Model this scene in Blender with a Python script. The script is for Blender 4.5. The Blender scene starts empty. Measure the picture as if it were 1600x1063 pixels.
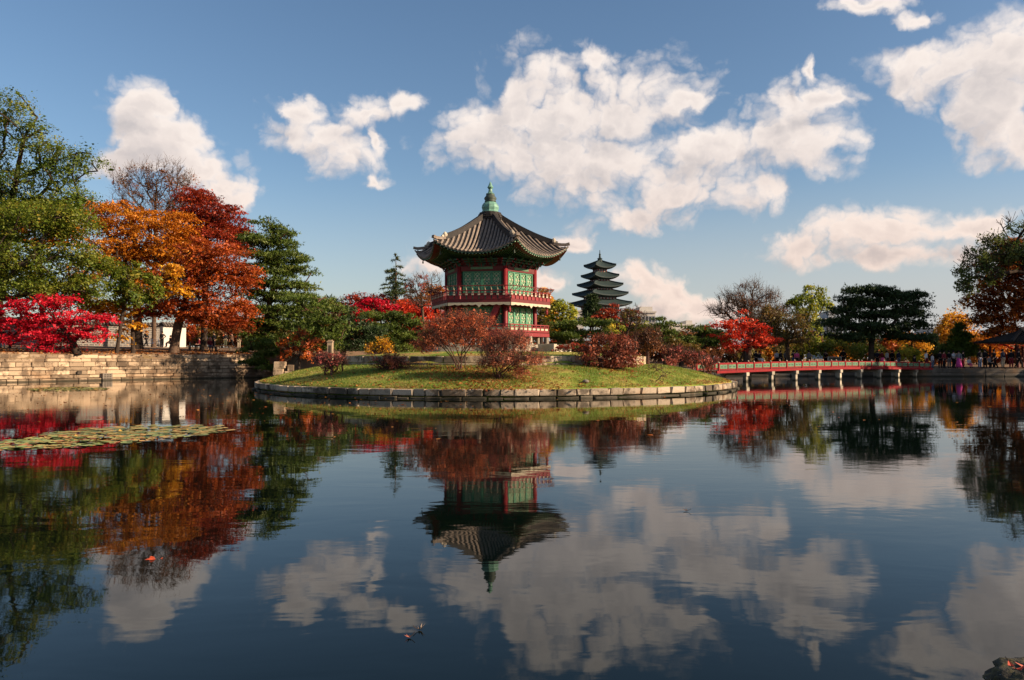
import bpy, math, random
import numpy as np
from mathutils import Vector, Matrix

S = bpy.context.scene
COL = S.collection
R = math.radians

# ------------------------------------------------------------------ camera
EYE = 1.75            # camera height over the pond's water (z = 0)
FPX = 1200.0          # focal length in photo pixels (photo is 1600 x 1063)
PITCH = math.atan(28.5 / FPX)
cam_data = bpy.data.cameras.new('camera')
cam_data.sensor_fit = 'HORIZONTAL'
cam_data.sensor_width = 36.0
cam_data.lens = 36.0 * FPX / 1600.0
cam_data.clip_start = 0.05
cam_data.clip_end = 6000.0
cam = bpy.data.objects.new('camera', cam_data)
COL.objects.link(cam)
cam.location = (0, 0, EYE)
cam.rotation_euler = (R(90) + PITCH, 0, 0)
S.camera = cam

# ------------------------------------------------------------------ light
SUN_AZ = 74.5         # degrees from "behind the camera" (-Y) towards +X
SUN_EL = 23.0
SUN_DIR = Vector((math.sin(R(SUN_AZ)) * math.cos(R(SUN_EL)),
                  -math.cos(R(SUN_AZ)) * math.cos(R(SUN_EL)), math.sin(R(SUN_EL))))
sun_data = bpy.data.lights.new('sun', 'SUN')
sun_data.energy = 5.0
sun_data.angle = R(0.53)
sun_data.color = (1.0, 0.77, 0.54)
sun = bpy.data.objects.new('sun', sun_data)
COL.objects.link(sun)
sun.location = (60, -20, 60)
sun.rotation_euler = (-SUN_DIR).to_track_quat('-Z', 'Y').to_euler()

S.view_settings.view_transform = 'Standard'
S.view_settings.look = 'None'
S.view_settings.gamma = 1.0
S.view_settings.use_curve_mapping = False
S.view_settings.exposure = 0.97
S.cycles.use_denoising = True
S.cycles.max_bounces = 8
S.cycles.transparent_max_bounces = 8
S.cycles.caustics_reflective = False
S.cycles.caustics_refractive = False
S.cycles.sample_clamp_indirect = 4.0

W = bpy.data.worlds.new('World')
S.world = W
W.use_nodes = True
W.cycles.sampling_method = 'MANUAL'
W.cycles.sample_map_resolution = 512
wt = W.node_tree
wt.nodes.clear()


class NT:
    """small node-tree writer"""
    def __init__(s, tree):
        s.t = tree

    def new(s, typ, **kw):
        n = s.t.nodes.new(typ)
        for k, v in kw.items():
            setattr(n, k, v)
        return n

    def put(s, sock, v):
        if v is None:
            return
        if hasattr(v, 'is_output') or isinstance(v, bpy.types.NodeSocket):
            s.t.links.new(v, sock)
        else:
            sock.default_value = v

    def math(s, op, a, b=None, c=None, clamp=False):
        n = s.new('ShaderNodeMath', operation=op)
        n.use_clamp = clamp
        for i, v in enumerate((a, b, c)):
            if v is not None:
                s.put(n.inputs[i], v)
        return n.outputs[0]

    def vmath(s, op, a, b=None, c=None, out=0):
        n = s.new('ShaderNodeVectorMath', operation=op)
        for i, v in enumerate((a, b, c)):
            if v is not None:
                s.put(n.inputs[i], v)
        return n.outputs['Value'] if out == 'v' else n.outputs[0]

    def noise(s, vec, scale, detail=2.0, rough=0.5, dist=0.0, color=False, lac=2.0):
        n = s.new('ShaderNodeTexNoise')
        if vec is not None:
            s.t.links.new(vec, n.inputs['Vector'])
        n.inputs['Scale'].default_value = scale
        n.inputs['Detail'].default_value = detail
        n.inputs['Roughness'].default_value = rough
        n.inputs['Lacunarity'].default_value = lac
        n.inputs['Distortion'].default_value = dist
        return n.outputs['Color' if color else 'Fac']

    def ramp(s, fac, stops, interp='LINEAR'):
        n = s.new('ShaderNodeValToRGB')
        n.color_ramp.interpolation = interp
        el = n.color_ramp.elements
        while len(el) > 1:
            el.remove(el[-1])
        el[0].position = stops[0][0]
        el[0].color = (*stops[0][1][:3], 1)
        for p, c in stops[1:]:
            e = el.new(p)
            e.color = (*c[:3], 1)
        s.put(n.inputs[0], fac)
        return n.outputs[0]

    def mix(s, fac, a, b, blend='MIX'):
        n = s.new('ShaderNodeMix', data_type='RGBA', blend_type=blend)
        s.put(n.inputs[0], fac)
        s.put(n.inputs[6], a if not isinstance(a, tuple) else (*a[:3], 1))
        s.put(n.inputs[7], b if not isinstance(b, tuple) else (*b[:3], 1))
        return n.outputs[2]

    def smooth(s, v, lo, hi):
        n = s.new('ShaderNodeMapRange', interpolation_type='SMOOTHSTEP')
        s.put(n.inputs['Value'], v)
        n.inputs['From Min'].default_value = lo
        n.inputs['From Max'].default_value = hi
        return n.outputs['Result']


# ---- sky: physical sky with cumulus clouds laid out by direction (azimuth, tan of elevation)
SKY_STRENGTH = 0.068
CLOUDS = [  # centre x, y and radii in the photo's pixels, turned below into directions on the sky
    (215, 158, 50, 32), (228, 205, 52, 36), (268, 212, 45, 28), (222, 245, 72, 32), (300, 262, 70, 36),
    (345, 285, 55, 34), (352, 305, 48, 22), (180, 260, 40, 26),
    (464, 165, 26, 28), (450, 198, 38, 22), (505, 205, 52, 30), (545, 238, 54, 30), (582, 168, 58, 24),
    (630, 158, 34, 18), (592, 222, 16, 30), (578, 280, 28, 12),
    (925, 86, 44, 20), (815, 140, 40, 28), (765, 205, 78, 58), (860, 170, 110, 70), (960, 165, 105, 62), (880, 245, 120, 55),
    (985, 245, 125, 60), (1060, 300, 105, 42), (985, 340, 72, 24), (1075, 160, 36, 20), (1105, 225, 110, 42),
    (1205, 210, 90, 46), (1275, 235, 74, 34), (1235, 158, 38, 36), (1295, 148, 55, 20), (1283, 104, 11, 16),
    (1198, 300, 36, 20),
    (1362, 4, 46, 16), (1432, 30, 36, 16),
    (1440, 105, 70, 36), (1510, 105, 110, 46), (1575, 85, 80, 46), (1565, 160, 85, 58), (1420, 118, 46, 22), (1600, 195, 50, 40), (1700, 110, 130, 80),
    (1255, 392, 66, 28), (1325, 375, 66, 40), (1420, 360, 96, 32), (1505, 355, 82, 22), (1375, 405, 130, 26), (1370, 420, 36, 18), (1560, 350, 30, 12),
    (886, 382, 28, 15), (862, 444, 34, 18), (668, 412, 34, 22),
    (1005, 445, 42, 28), (1050, 455, 32, 26), (1090, 478, 80, 22), (1125, 470, 44, 14), (1030, 490, 60, 20),
]


def build_cloud_group():
    g = bpy.data.node_groups.new('cloud_field', 'ShaderNodeTree')
    g.interface.new_socket('P', in_out='INPUT', socket_type='NodeSocketVector')
    g.interface.new_socket('F', in_out='OUTPUT', socket_type='NodeSocketFloat')
    n = NT(g)
    gi = n.new('NodeGroupInput')
    go = n.new('NodeGroupOutput')
    P = gi.outputs[0]
    # domain warp for cauliflower edges
    w1 = n.noise(P, 9.0, 3.0, 0.55, color=True)
    w1 = n.vmath('SUBTRACT', w1, (0.5, 0.5, 0.5))
    Pw = n.vmath('MULTIPLY_ADD', w1, (0.11, 0.07, 0.0), P)
    w2 = n.vmath('SUBTRACT', n.noise(P, 38.0, 4.0, 0.6, color=True), (0.5, 0.5, 0.5))
    Pw = n.vmath('MULTIPLY_ADD', w2, (0.030, 0.022, 0.0), Pw)
    prev = None
    for (px, py, rx, ry) in CLOUDS:
        az = math.atan((px - 800) / FPX)
        v = (560 - py) / FPX * math.cos(az)
        irx = FPX / (rx * math.cos(az) ** 2) * 0.86
        iry = FPX / (ry * math.cos(az)) * 0.86
        q = n.vmath('MULTIPLY_ADD', Pw, (irx, iry, 0.0), (-az * irx, -v * iry, 0.0))
        l = n.vmath('LENGTH', q, out='v')
        if prev is None:
            prev = l
        else:
            m = n.new('ShaderNodeMath', operation='SMOOTH_MIN')
            n.put(m.inputs[0], prev)
            n.put(m.inputs[1], l)
            m.inputs[2].default_value = 0.35
            prev = m.outputs[0]
    f = n.math('SUBTRACT', 1.01, prev)
    # the rest of the sky (beyond the picture) carries the same kind of clouds
    sx = n.new('ShaderNodeSeparateXYZ')
    g.links.new(P, sx.inputs[0])
    away = n.smooth(n.math('ABSOLUTE', sx.outputs[0]), 0.66, 0.85)
    far = n.noise(P, 4.5, 3.0, 0.5)
    far = n.math('MULTIPLY_ADD', far, 5.0, -2.9)
    far = n.math('ADD', far, n.math('MULTIPLY_ADD', away, 3.0, -3.0))
    f = n.math('MAXIMUM', f, far)
    f = n.math('MAXIMUM', f, -2.0)
    b1 = n.noise(P, 15.0, 10.0, 0.58)
    f = n.math('ADD', f, n.math('MULTIPLY_ADD', b1, 1.3, -0.65))
    b2 = n.noise(P, 6.0, 3.0, 0.5)
    f = n.math('ADD', f, n.math('MULTIPLY_ADD', b2, 0.9, -0.45))
    # rounded billows of three sizes, as on cumulus tops
    for sc, amp in ((20.0, 0.36), (45.0, 0.24), (105.0, 0.12)):
        vo = n.new('ShaderNodeTexVoronoi', voronoi_dimensions='2D', feature='F1')
        g.links.new(Pw, vo.inputs['Vector'])
        vo.inputs['Scale'].default_value = sc
        d2 = n.math('MULTIPLY', vo.outputs['Distance'], vo.outputs['Distance'])
        f = n.math('ADD', f, n.math('MULTIPLY_ADD', d2, -2.0 * amp, 0.40 * amp))
    g.links.new(f, go.inputs[0])
    return g


def build_sky():
    n = NT(wt)
    tc = n.new('ShaderNodeTexCoord')
    D = tc.outputs['Generated']
    sx = n.new('ShaderNodeSeparateXYZ')
    wt.links.new(D, sx.inputs[0])
    az = n.math('ARCTAN2', sx.outputs[0], sx.outputs[1])
    hor = n.math('SQRT', n.math('ADD', n.math('MULTIPLY', sx.outputs[0], sx.outputs[0]), n.math('MULTIPLY', sx.outputs[1], sx.outputs[1])))
    v = n.math('DIVIDE', sx.outputs[2], n.math('MAXIMUM', hor, 0.05))
    cb = n.new('ShaderNodeCombineXYZ')
    wt.links.new(az, cb.inputs[0])
    wt.links.new(v, cb.inputs[1])
    P = cb.outputs[0]
    G = build_cloud_group()

    def ev(vec):
        k = n.new('ShaderNodeGroup')
        k.node_tree = G
        wt.links.new(vec, k.inputs[0])
        return k.outputs[0]
    F0 = ev(P)
    F1 = ev(n.vmath('ADD', P, (0.020, 0.026, 0.0)))
    alpha = n.smooth(F0, -0.26, 0.62)
    alpha = n.math('MULTIPLY', alpha, n.smooth(v, 0.0, 0.05))
    lit = n.math('SUBTRACT', F0, F1)
    lit = n.math('MULTIPLY_ADD', lit, 0.45, 0.68, clamp=True)
    thick = n.smooth(F0, 0.30, 1.25)
    lit = n.math('SUBTRACT', lit, n.math('MULTIPLY', thick, 0.46), clamp=True)
    ccol = n.ramp(lit, [(0.0, (0.42, 0.41, 0.43)), (0.35, (0.60, 0.55, 0.54)), (0.62, (0.77, 0.69, 0.65)), (1.0, (0.90, 0.81, 0.75))])
    ccol = n.mix(n.math('SUBTRACT', 1.0, n.smooth(v, 0.05, 0.30)), ccol, n.mix(1.0, ccol, (1.0, 0.90, 0.84), 'MULTIPLY'))
    sky = n.new('ShaderNodeTexSky', sky_type='NISHITA')
    sky.sun_disc = False
    sky.sun_elevation = R(SUN_EL)
    # Blender's sun_rotation turns clockwise from +Y seen from above
    sky.sun_rotation = math.atan2(SUN_DIR.x, SUN_DIR.y)
    sky.altitude = 40
    sky.air_density = 1.0
    sky.dust_density = 1.0
    sky.ozone_density = 1.6
    hs = n.new('ShaderNodeHueSaturation')
    hs.inputs['Saturation'].default_value = 1.10
    hs.inputs['Value'].default_value = 1.0
    wt.links.new(sky.outputs[0], hs.inputs['Color'])
    bg = n.new('ShaderNodeBackground')
    wt.links.new(hs.outputs[0], bg.inputs[0])
    bg.inputs[1].default_value = SKY_STRENGTH
    bc = n.new('ShaderNodeBackground')
    wt.links.new(ccol, bc.inputs[0])
    bc.inputs[1].default_value = 0.57
    mx = n.new('ShaderNodeMixShader')
    wt.links.new(alpha, mx.inputs[0])
    wt.links.new(bg.outputs[0], mx.inputs[1])
    wt.links.new(bc.outputs[0], mx.inputs[2])
    # pale autumn haze low over the horizon, all the way round
    bh = n.new('ShaderNodeBackground')
    bh.inputs[0].default_value = (0.62, 0.61, 0.62, 1)
    bh.inputs[1].default_value = 0.47
    veil = n.math('MULTIPLY', n.math('SUBTRACT', 1.0, n.smooth(v, 0.0, 0.25)), 0.75)
    sunward = n.vmath('DOT_PRODUCT', D, tuple(Vector((SUN_DIR.x, SUN_DIR.y, 0)).normalized()), out='v')
    veil = n.math('MULTIPLY', veil, n.math('MULTIPLY_ADD', n.smooth(sunward, -0.75, 0.45), 0.75, 0.55))
    veil = n.math('MULTIPLY', veil, n.math('SUBTRACT', 1.0, alpha), clamp=True)
    m2 = n.new('ShaderNodeMixShader')
    wt.links.new(veil, m2.inputs[0])
    wt.links.new(mx.outputs[0], m2.inputs[1])
    wt.links.new(bh.outputs[0], m2.inputs[2])
    out = n.new('ShaderNodeOutputWorld')
    wt.links.new(m2.outputs[0], out.inputs[0])


build_sky()

# ------------------------------------------------------------------ helpers
def ray(px, py):
    """direction of a photo pixel, scaled to one metre of distance along +Y"""
    cx, cy = (px - 800.0) / FPX, (531.5 - py) / FPX
    y = math.cos(PITCH) - cy * math.sin(PITCH)
    z = math.sin(PITCH) + cy * math.cos(PITCH)
    return cx / y, z / y


def at(px, py, Y):
    dx, dz = ray(px, py)
    return np.array((dx * Y, Y, EYE + dz * Y))


def on_z(px, py, z=0.0):
    """where the sight line through a photo pixel meets the level z"""
    dx, dz = ray(px, py)
    Y = (z - EYE) / dz
    return np.array((dx * Y, Y, z))


def tag(o, label=None, cat=None, group=None, kind=None):
    if label:
        o['label'] = label
    if cat:
        o['category'] = cat
    if group:
        o['group'] = group
    if kind:
        o['kind'] = kind
    return o


def empty(name, loc, label=None, cat=None, group=None, rz=0.0):
    o = bpy.data.objects.new(name, None)
    o.empty_display_size = 0.2
    COL.objects.link(o)
    o.location = [float(c) for c in loc]
    o.rotation_euler = (0, 0, rz)
    return tag(o, label, cat, group)


def mesh_np(name, V, F, mat=None, tint=None, smooth=False):
    """V (n,3); F a list of (m,k) index arrays or one of them"""
    V = np.asarray(V, dtype=np.float32)
    Fs = F if isinstance(F, list) else [F]
    Fs = [np.asarray(f, dtype=np.int32) for f in Fs if len(f)]
    me = bpy.data.meshes.new(name)
    me.vertices.add(len(V))
    me.vertices.foreach_set('co', V.ravel())
    nl = sum(f.size for f in Fs)
    npoly = sum(len(f) for f in Fs)
    me.loops.add(nl)
    me.polygons.add(npoly)
    me.loops.foreach_set('vertex_index', np.concatenate([f.ravel() for f in Fs]))
    tot = np.concatenate([np.full(len(f), f.shape[1], dtype=np.int32) for f in Fs])
    start = np.concatenate([[0], np.cumsum(tot)[:-1]]).astype(np.int32)
    me.polygons.foreach_set('loop_start', start)
    if smooth:
        me.polygons.foreach_set('use_smooth', np.ones(npoly, dtype=bool))
    if tint is not None:
        a = me.attributes.new('tint', 'FLOAT', 'FACE')
        a.data.foreach_set('value', np.asarray(tint, dtype=np.float32))
    if mat is not None:
        me.materials.append(mat)
    me.update(calc_edges=True)
    return me


def link(name, me, parent=None, loc=None):
    o = bpy.data.objects.new(name, me)
    COL.objects.link(o)
    if parent is not None:
        o.parent = parent
    if loc is not None:
        o.location = [float(c) for c in loc]
    return o


class MB:
    """collects boxes, bars, tubes, prisms and lathes into one mesh"""
    def __init__(s):
        s.v = []
        s.f = []

    def add(s, V, F):
        b = len(s.v)
        s.v += [tuple(float(c) for c in p) for p in V]
        s.f += [tuple(i + b for i in f) for f in F]
        return s

    def frame_box(s, c, ax, ay, az):
        """box with centre c and half-axis vectors"""
        c, ax, ay, az = (np.asarray(q, float) for q in (c, ax, ay, az))
        V = [c + i * ax + j * ay + k * az for k in (-1, 1) for (i, j) in ((-1, -1), (1, -1), (1, 1), (-1, 1))]
        F = [(3, 2, 1, 0), (4, 5, 6, 7), (0, 1, 5, 4), (1, 2, 6, 5), (2, 3, 7, 6), (3, 0, 4, 7)]
        return s.add(V, F)

    def box(s, x0, x1, y0, y1, z0, z1):
        return s.frame_box(((x0 + x1) / 2, (y0 + y1) / 2, (z0 + z1) / 2), ((x1 - x0) / 2, 0, 0), (0, (y1 - y0) / 2, 0), (0, 0, (z1 - z0) / 2))

    def bar(s, a, b, w, h, up=(0, 0, 1)):
        a, b = np.asarray(a, float), np.asarray(b, float)
        d = b - a
        L = np.linalg.norm(d)
        if L < 1e-6:
            return s
        d /= L
        u = np.asarray(up, float)
        r = np.cross(d, u)
        if np.linalg.norm(r) < 1e-4:
            r = np.cross(d, (1, 0, 0))
        r /= np.linalg.norm(r)
        u = np.cross(r, d)
        return s.frame_box((a + b) / 2, d * L / 2, r * w / 2, u * h / 2)

    def tube(s, pts, rad, n=8, cap=True):
        pts = [np.asarray(p, float) for p in pts]
        if not hasattr(rad, '__len__'):
            rad = [rad] * len(pts)
        V, F = [], []
        for i, p in enumerate(pts):
            d = pts[min(i + 1, len(pts) - 1)] - pts[max(i - 1, 0)]
            d = d / (np.linalg.norm(d) + 1e-9)
            u = np.array((0, 0, 1.0)) if abs(d[2]) < 0.9 else np.array((1.0, 0, 0))
            a = np.cross(d, u)
            a /= np.linalg.norm(a)
            b = np.cross(d, a)
            for k in range(n):
                t = 2 * math.pi * k / n
                V.append(p + rad[i] * (math.cos(t) * a + math.sin(t) * b))
        for i in range(len(pts) - 1):
            for k in range(n):
                F.append((i * n + k, (i + 1) * n + k, (i + 1) * n + (k + 1) % n, i * n + (k + 1) % n))
        if cap:
            F.append(tuple(range(n)))
            F.append(tuple(reversed(range((len(pts) - 1) * n, len(pts) * n))))
        return s.add(V, F)

    def lathe(s, prof, n=16, c=(0, 0, 0), a0=0.0):
        V, F = [], []
        for (r, z) in prof:
            for k in range(n):
                t = a0 + 2 * math.pi * k / n
                V.append((c[0] + r * math.cos(t), c[1] + r * math.sin(t), c[2] + z))
        for i in range(len(prof) - 1):
            for k in range(n):
                F.append((i * n + k, i * n + (k + 1) % n, (i + 1) * n + (k + 1) % n, (i + 1) * n + k))
        F.append(tuple(reversed(range(n))))
        F.append(tuple(range((len(prof) - 1) * n, len(prof) * n)))
        return s.add(V, F)

    def prism(s, poly, d):
        """extrude a polygon (list of 3-D points) by the vector d"""
        poly = [np.asarray(p, float) for p in poly]
        d = np.asarray(d, float)
        n = len(poly)
        V = poly + [p + d for p in poly]
        F = [tuple(reversed(range(n))), tuple(range(n, 2 * n))]
        F += [(i, (i + 1) % n, n + (i + 1) % n, n + i) for i in range(n)]
        return s.add(V, F)

    def mesh(s, name, mat, smooth=False, bevel=0.0):
        me = bpy.data.meshes.new(name)
        me.from_pydata(s.v, [], s.f)
        if mat is not None:
            me.materials.append(mat)
        if smooth:
            for p in me.polygons:
                p.use_smooth = True
        me.update()
        return me

    def build(s, name, mat, parent=None, smooth=False, loc=None):
        return link(name, s.mesh(name, mat, smooth), parent, loc)


# ------------------------------------------------------------------ materials
MATS = {}


def mat_new(name):
    m = bpy.data.materials.new(name)
    m.use_nodes = True
    m.node_tree.nodes.clear()
    n = NT(m.node_tree)
    out = n.new('ShaderNodeOutputMaterial')
    MATS[name] = m
    return m, n, out


def principled(n, out, col, rough=0.7, bump=None, bstr=0.3, bdist=0.02, metal=0.0, spec=0.3, rsock=None):
    p = n.new('ShaderNodeBsdfPrincipled')
    n.put(p.inputs['Base Color'], col if not isinstance(col, tuple) else (*col[:3], 1))
    n.put(p.inputs['Roughness'], rsock if rsock is not None else rough)
    p.inputs['Metallic'].default_value = metal
    p.inputs['Specular IOR Level'].default_value = spec
    if bump is not None:
        b = n.new('ShaderNodeBump')
        b.inputs['Strength'].default_value = bstr
        b.inputs['Distance'].default_value = bdist
        n.put(b.inputs['Height'], bump)
        n.t.links.new(b.outputs[0], p.inputs['Normal'])
    n.t.links.new(p.outputs[0], out.inputs[0])
    return p


def worldpos(n):
    return n.new('ShaderNodeNewGeometry').outputs['Position']


def mat_plain(name, col, rough=0.7, var=0.25, scale=3.0, bump=0.0, spec=0.3, metal=0.0, dirt=None):
    """a painted / natural surface with uneven tone from noise"""
    m, n, out = mat_new(name)
    P = worldpos(n)
    a = n.noise(P, scale, 5.0, 0.6)
    lo = tuple(c * (1 - var) for c in col)
    hi = tuple(min(1, c * (1 + var)) for c in col)
    c = n.ramp(a, [(0.25, lo), (0.75, hi)])
    if dirt:
        d = n.smooth(n.noise(P, scale * 0.6, 6.0, 0.65), 0.5, 0.7)
        c = n.mix(n.math('MULTIPLY', d, dirt[1]), c, dirt[0])
    principled(n, out, c, rough, bump=a if bump else None, bstr=bump, bdist=0.01, metal=metal, spec=spec)
    return m


def mat_leaf(name, stops, trans=0.35, rough=0.6):
    """leaf: colour from the leaf's own tint, part of the light passes through"""
    m, n, out = mat_new(name)
    at_ = n.new('ShaderNodeAttribute', attribute_name='tint')
    k = len(stops)
    c = n.ramp(at_.outputs['Fac'], [(i / (k - 1), s) for i, s in enumerate(stops)])
    d = n.new('ShaderNodeBsdfDiffuse')
    n.put(d.inputs[0], c)
    t = n.new('ShaderNodeBsdfTranslucent')
    n.put(t.inputs[0], c)
    mx = n.new('ShaderNodeMixShader')
    mx.inputs[0].default_value = trans
    n.t.links.new(d.outputs[0], mx.inputs[1])
    n.t.links.new(t.outputs[0], mx.inputs[2])
    g = n.new('ShaderNodeBsdfGlossy')
    g.inputs['Roughness'].default_value = 0.5
    mg = n.new('ShaderNodeMixShader')
    mg.inputs[0].default_value = 0.025
    n.t.links.new(mx.outputs[0], mg.inputs[1])
    n.t.links.new(g.outputs[0], mg.inputs[2])
    n.t.links.new(mg.outputs[0], out.inputs[0])
    return m


def mat_stone(name, base, dark, stain=0.6, scale=1.0):
    """granite block: each stone its own tone, grain, dark lichen and a wet foot near the water"""
    m, n, out = mat_new(name)
    P = worldpos(n)
    oi = n.new('ShaderNodeObjectInfo')
    rnd = oi.outputs['Random']
    tone = n.ramp(rnd, [(0.0, tuple(c * 0.45 for c in base)), (0.3, tuple(c * 0.8 for c in base)), (0.7, base), (1.0, tuple(min(1, c * 1.25) for c in base))])
    grain = n.noise(P, 26.0 * scale, 4.0, 0.7)
    c = n.mix(n.smooth(grain, 0.35, 0.75), tone, n.mix(0.45, tone, dark))
    st = n.noise(P, 1.3 * scale, 8.0, 0.68)
    big = n.noise(P, 0.22 * scale, 3.0, 0.5)
    stm = n.math('MULTIPLY', n.smooth(n.math('ADD', st, n.math('MULTIPLY_ADD', big, 0.8, -0.40)), 0.43, 0.58), stain)
    c = n.mix(stm, c, dark)
    rust = n.math('MULTIPLY', n.smooth(n.noise(P, 0.55 * scale, 4.0, 0.6), 0.52, 0.72), 0.5)
    c = n.mix(rust, c, (0.30, 0.17, 0.085))
    sz = n.new('ShaderNodeSeparateXYZ')
    n.t.links.new(P, sz.inputs[0])
    wet = n.math('SUBTRACT', 1.0, n.smooth(n.math('ADD', sz.outputs[2], n.math('MULTIPLY_ADD', st, 0.30, -0.15)), 0.03, 0.21))
    c = n.mix(n.math('MULTIPLY', wet, 0.85), c, (0.020, 0.020, 0.012))
    h = n.math('ADD', n.math('MULTIPLY', st, 0.7), n.math('MULTIPLY', grain, 0.3))
    principled(n, out, c, 0.85, bump=h, bstr=0.6, bdist=0.03, spec=0.2)
    return m


M = {}
M['stone_warm'] = mat_stone('stone_warm', (0.50, 0.37, 0.245), (0.075, 0.05, 0.032), stain=0.8)
M['stone_kerb'] = mat_stone('stone_kerb', (0.46, 0.37, 0.27), (0.045, 0.036, 0.026), stain=0.88)
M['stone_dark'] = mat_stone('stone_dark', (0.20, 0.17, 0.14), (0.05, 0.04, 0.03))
M['stone_pale'] = mat_stone('stone_pale', (0.52, 0.46, 0.36), (0.20, 0.17, 0.13), stain=0.35)
M['mortar'] = mat_plain('mortar', (0.06, 0.048, 0.036), 0.95)
M['bark'] = mat_plain('bark', (0.045, 0.032, 0.024), 0.95, 0.5, 6.0, bump=0.8, spec=0.1)
M['bark_warm'] = mat_plain('bark_warm', (0.10, 0.065, 0.045), 0.95, 0.45, 6.0, bump=0.8, spec=0.1)
M['bark_pine'] = mat_plain('bark_pine', (0.09, 0.05, 0.033), 0.95, 0.5, 7.0, bump=0.8, spec=0.1)
M['twig_red'] = mat_plain('twig_red', (0.075, 0.04, 0.032), 0.9, 0.4, 5.0, spec=0.1)
M['red_paint'] = mat_plain('red_paint', (0.19, 0.014, 0.018), 0.55, 0.22, 4.0, dirt=((0.10, 0.02, 0.018), 0.35))
M['red_bridge'] = mat_plain('red_bridge', (0.235, 0.012, 0.016), 0.7, 0.22, 3.0, dirt=((0.10, 0.02, 0.018), 0.4), spec=0.15)
M['red_mid'] = mat_plain('red_mid', (0.115, 0.012, 0.014), 0.6, 0.25, 4.0)
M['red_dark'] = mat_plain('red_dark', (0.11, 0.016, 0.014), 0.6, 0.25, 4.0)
M['green_paint'] = mat_plain('green_paint', (0.058, 0.20, 0.115), 0.6, 0.18, 5.0)
M['green_pale'] = mat_plain('green_pale', (0.30, 0.45, 0.27), 0.6, 0.15, 8.0)
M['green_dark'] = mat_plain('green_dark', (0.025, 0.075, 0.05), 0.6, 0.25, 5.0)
M['rail_green'] = mat_plain('rail_green', (0.10, 0.19, 0.105), 0.7, 0.3, 6.0, dirt=((0.05, 0.06, 0.04), 0.5))
M['cream'] = mat_plain('cream', (0.44, 0.385, 0.28), 0.6, 0.12, 5.0)
M['tile'] = mat_plain('tile', (0.185, 0.150, 0.122), 0.8, 0.45, 4.5, bump=0.5, dirt=((0.36, 0.26, 0.18), 0.55))
M['tile_dark'] = mat_plain('tile_dark', (0.030, 0.026, 0.024), 0.8, 0.35, 4.0, bump=0.4)
M['copper'] = mat_plain('copper', (0.14, 0.29, 0.22), 0.5, 0.25, 5.0, dirt=((0.035, 0.05, 0.04), 0.75))
M['copper_dark'] = mat_plain('copper_dark', (0.045, 0.06, 0.045), 0.6, 0.4, 6.0)
M['museum_roof'] = mat_plain('museum_roof', (0.017, 0.031, 0.031), 0.7, 0.3, 0.8)
M['museum_wall'] = mat_plain('museum_wall', (0.36, 0.34, 0.29), 0.8, 0.15, 0.6)
M['plaster'] = mat_plain('plaster', (0.52, 0.49, 0.44), 0.8, 0.08, 1.0)
M['glass_dark'] = mat_plain('glass_dark', (0.03, 0.035, 0.04), 0.2, 0.2, 1.0, spec=0.6)
M['concrete'] = mat_plain('concrete', (0.34, 0.36, 0.38), 0.8, 0.12, 0.5)
M['wood'] = mat_plain('wood', (0.16, 0.09, 0.05), 0.8, 0.3, 5.0)


def mat_water():
    m, n, out = mat_new('pond_water')
    P = worldpos(n)
    mp = n.new('ShaderNodeMapping')
    n.t.links.new(P, mp.inputs[0])
    mp.inputs['Scale'].default_value = (0.55, 1.0, 1.0)
    a = n.noise(mp.outputs[0], 1.1, 3.0, 0.5, 0.6)
    b = n.noise(mp.outputs[0], 6.5, 2.0, 0.5, 0.3)
    # calm and breezy patches
    patch = n.smooth(n.noise(P, 0.09, 2.0, 0.5), 0.35, 0.7)
    h = n.math('ADD', n.math('MULTIPLY', a, 0.0034), n.math('MULTIPLY', n.math('MULTIPLY', b, n.math('MULTIPLY_ADD', patch, 1.0, 0.18)), 0.0007))
    bp = n.new('ShaderNodeBump')
    bp.inputs['Strength'].default_value = 1.0
    bp.inputs['Distance'].default_value = 1.0
    n.put(bp.inputs['Height'], h)
    p = n.new('ShaderNodeBsdfPrincipled')
    p.inputs['Base Color'].default_value = (0.0010, 0.0034, 0.0028, 1)
    n.put(p.inputs['Roughness'], n.math('MULTIPLY_ADD', patch, 0.045, 0.012))
    p.inputs['IOR'].default_value = 1.333
    p.inputs['Specular IOR Level'].default_value = 0.38
    p.inputs['Specular Tint'].default_value = (0.96, 0.96, 0.88, 1)
    n.t.links.new(bp.outputs[0], p.inputs['Normal'])
    n.t.links.new(p.outputs[0], out.inputs[0])
    return m


def mat_ground():
    m, n, out = mat_new('ground_soil')
    P = worldpos(n)
    a = n.noise(P, 0.35, 6.0, 0.6)
    b = n.noise(P, 9.0, 4.0, 0.7)
    c = n.ramp(a, [(0.3, (0.10, 0.065, 0.04)), (0.55, (0.20, 0.13, 0.08)), (0.75, (0.13, 0.10, 0.045))])
    c = n.mix(n.smooth(b, 0.55, 0.7), c, (0.26, 0.11, 0.035))
    principled(n, out, c, 0.95, bump=b, bstr=0.6, bdist=0.05, spec=0.1)
    return m


def mat_turf():
    m, n, out = mat_new('turf')
    P = worldpos(n)
    a = n.noise(P, 0.45, 5.0, 0.62)
    b = n.noise(P, 7.0, 4.0, 0.7)
    c = n.ramp(a, [(0.36, (0.085, 0.155, 0.020)), (0.47, (0.17, 0.22, 0.034)), (0.55, (0.33, 0.28, 0.07)), (0.63, (0.27, 0.15, 0.06))])
    c = n.mix(n.math('MULTIPLY', n.smooth(b, 0.5, 0.75), 0.5), c, (0.20, 0.15, 0.05))
    principled(n, out, c, 0.95, bump=b, bstr=0.8, bdist=0.06, spec=0.1)
    return m


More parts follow.
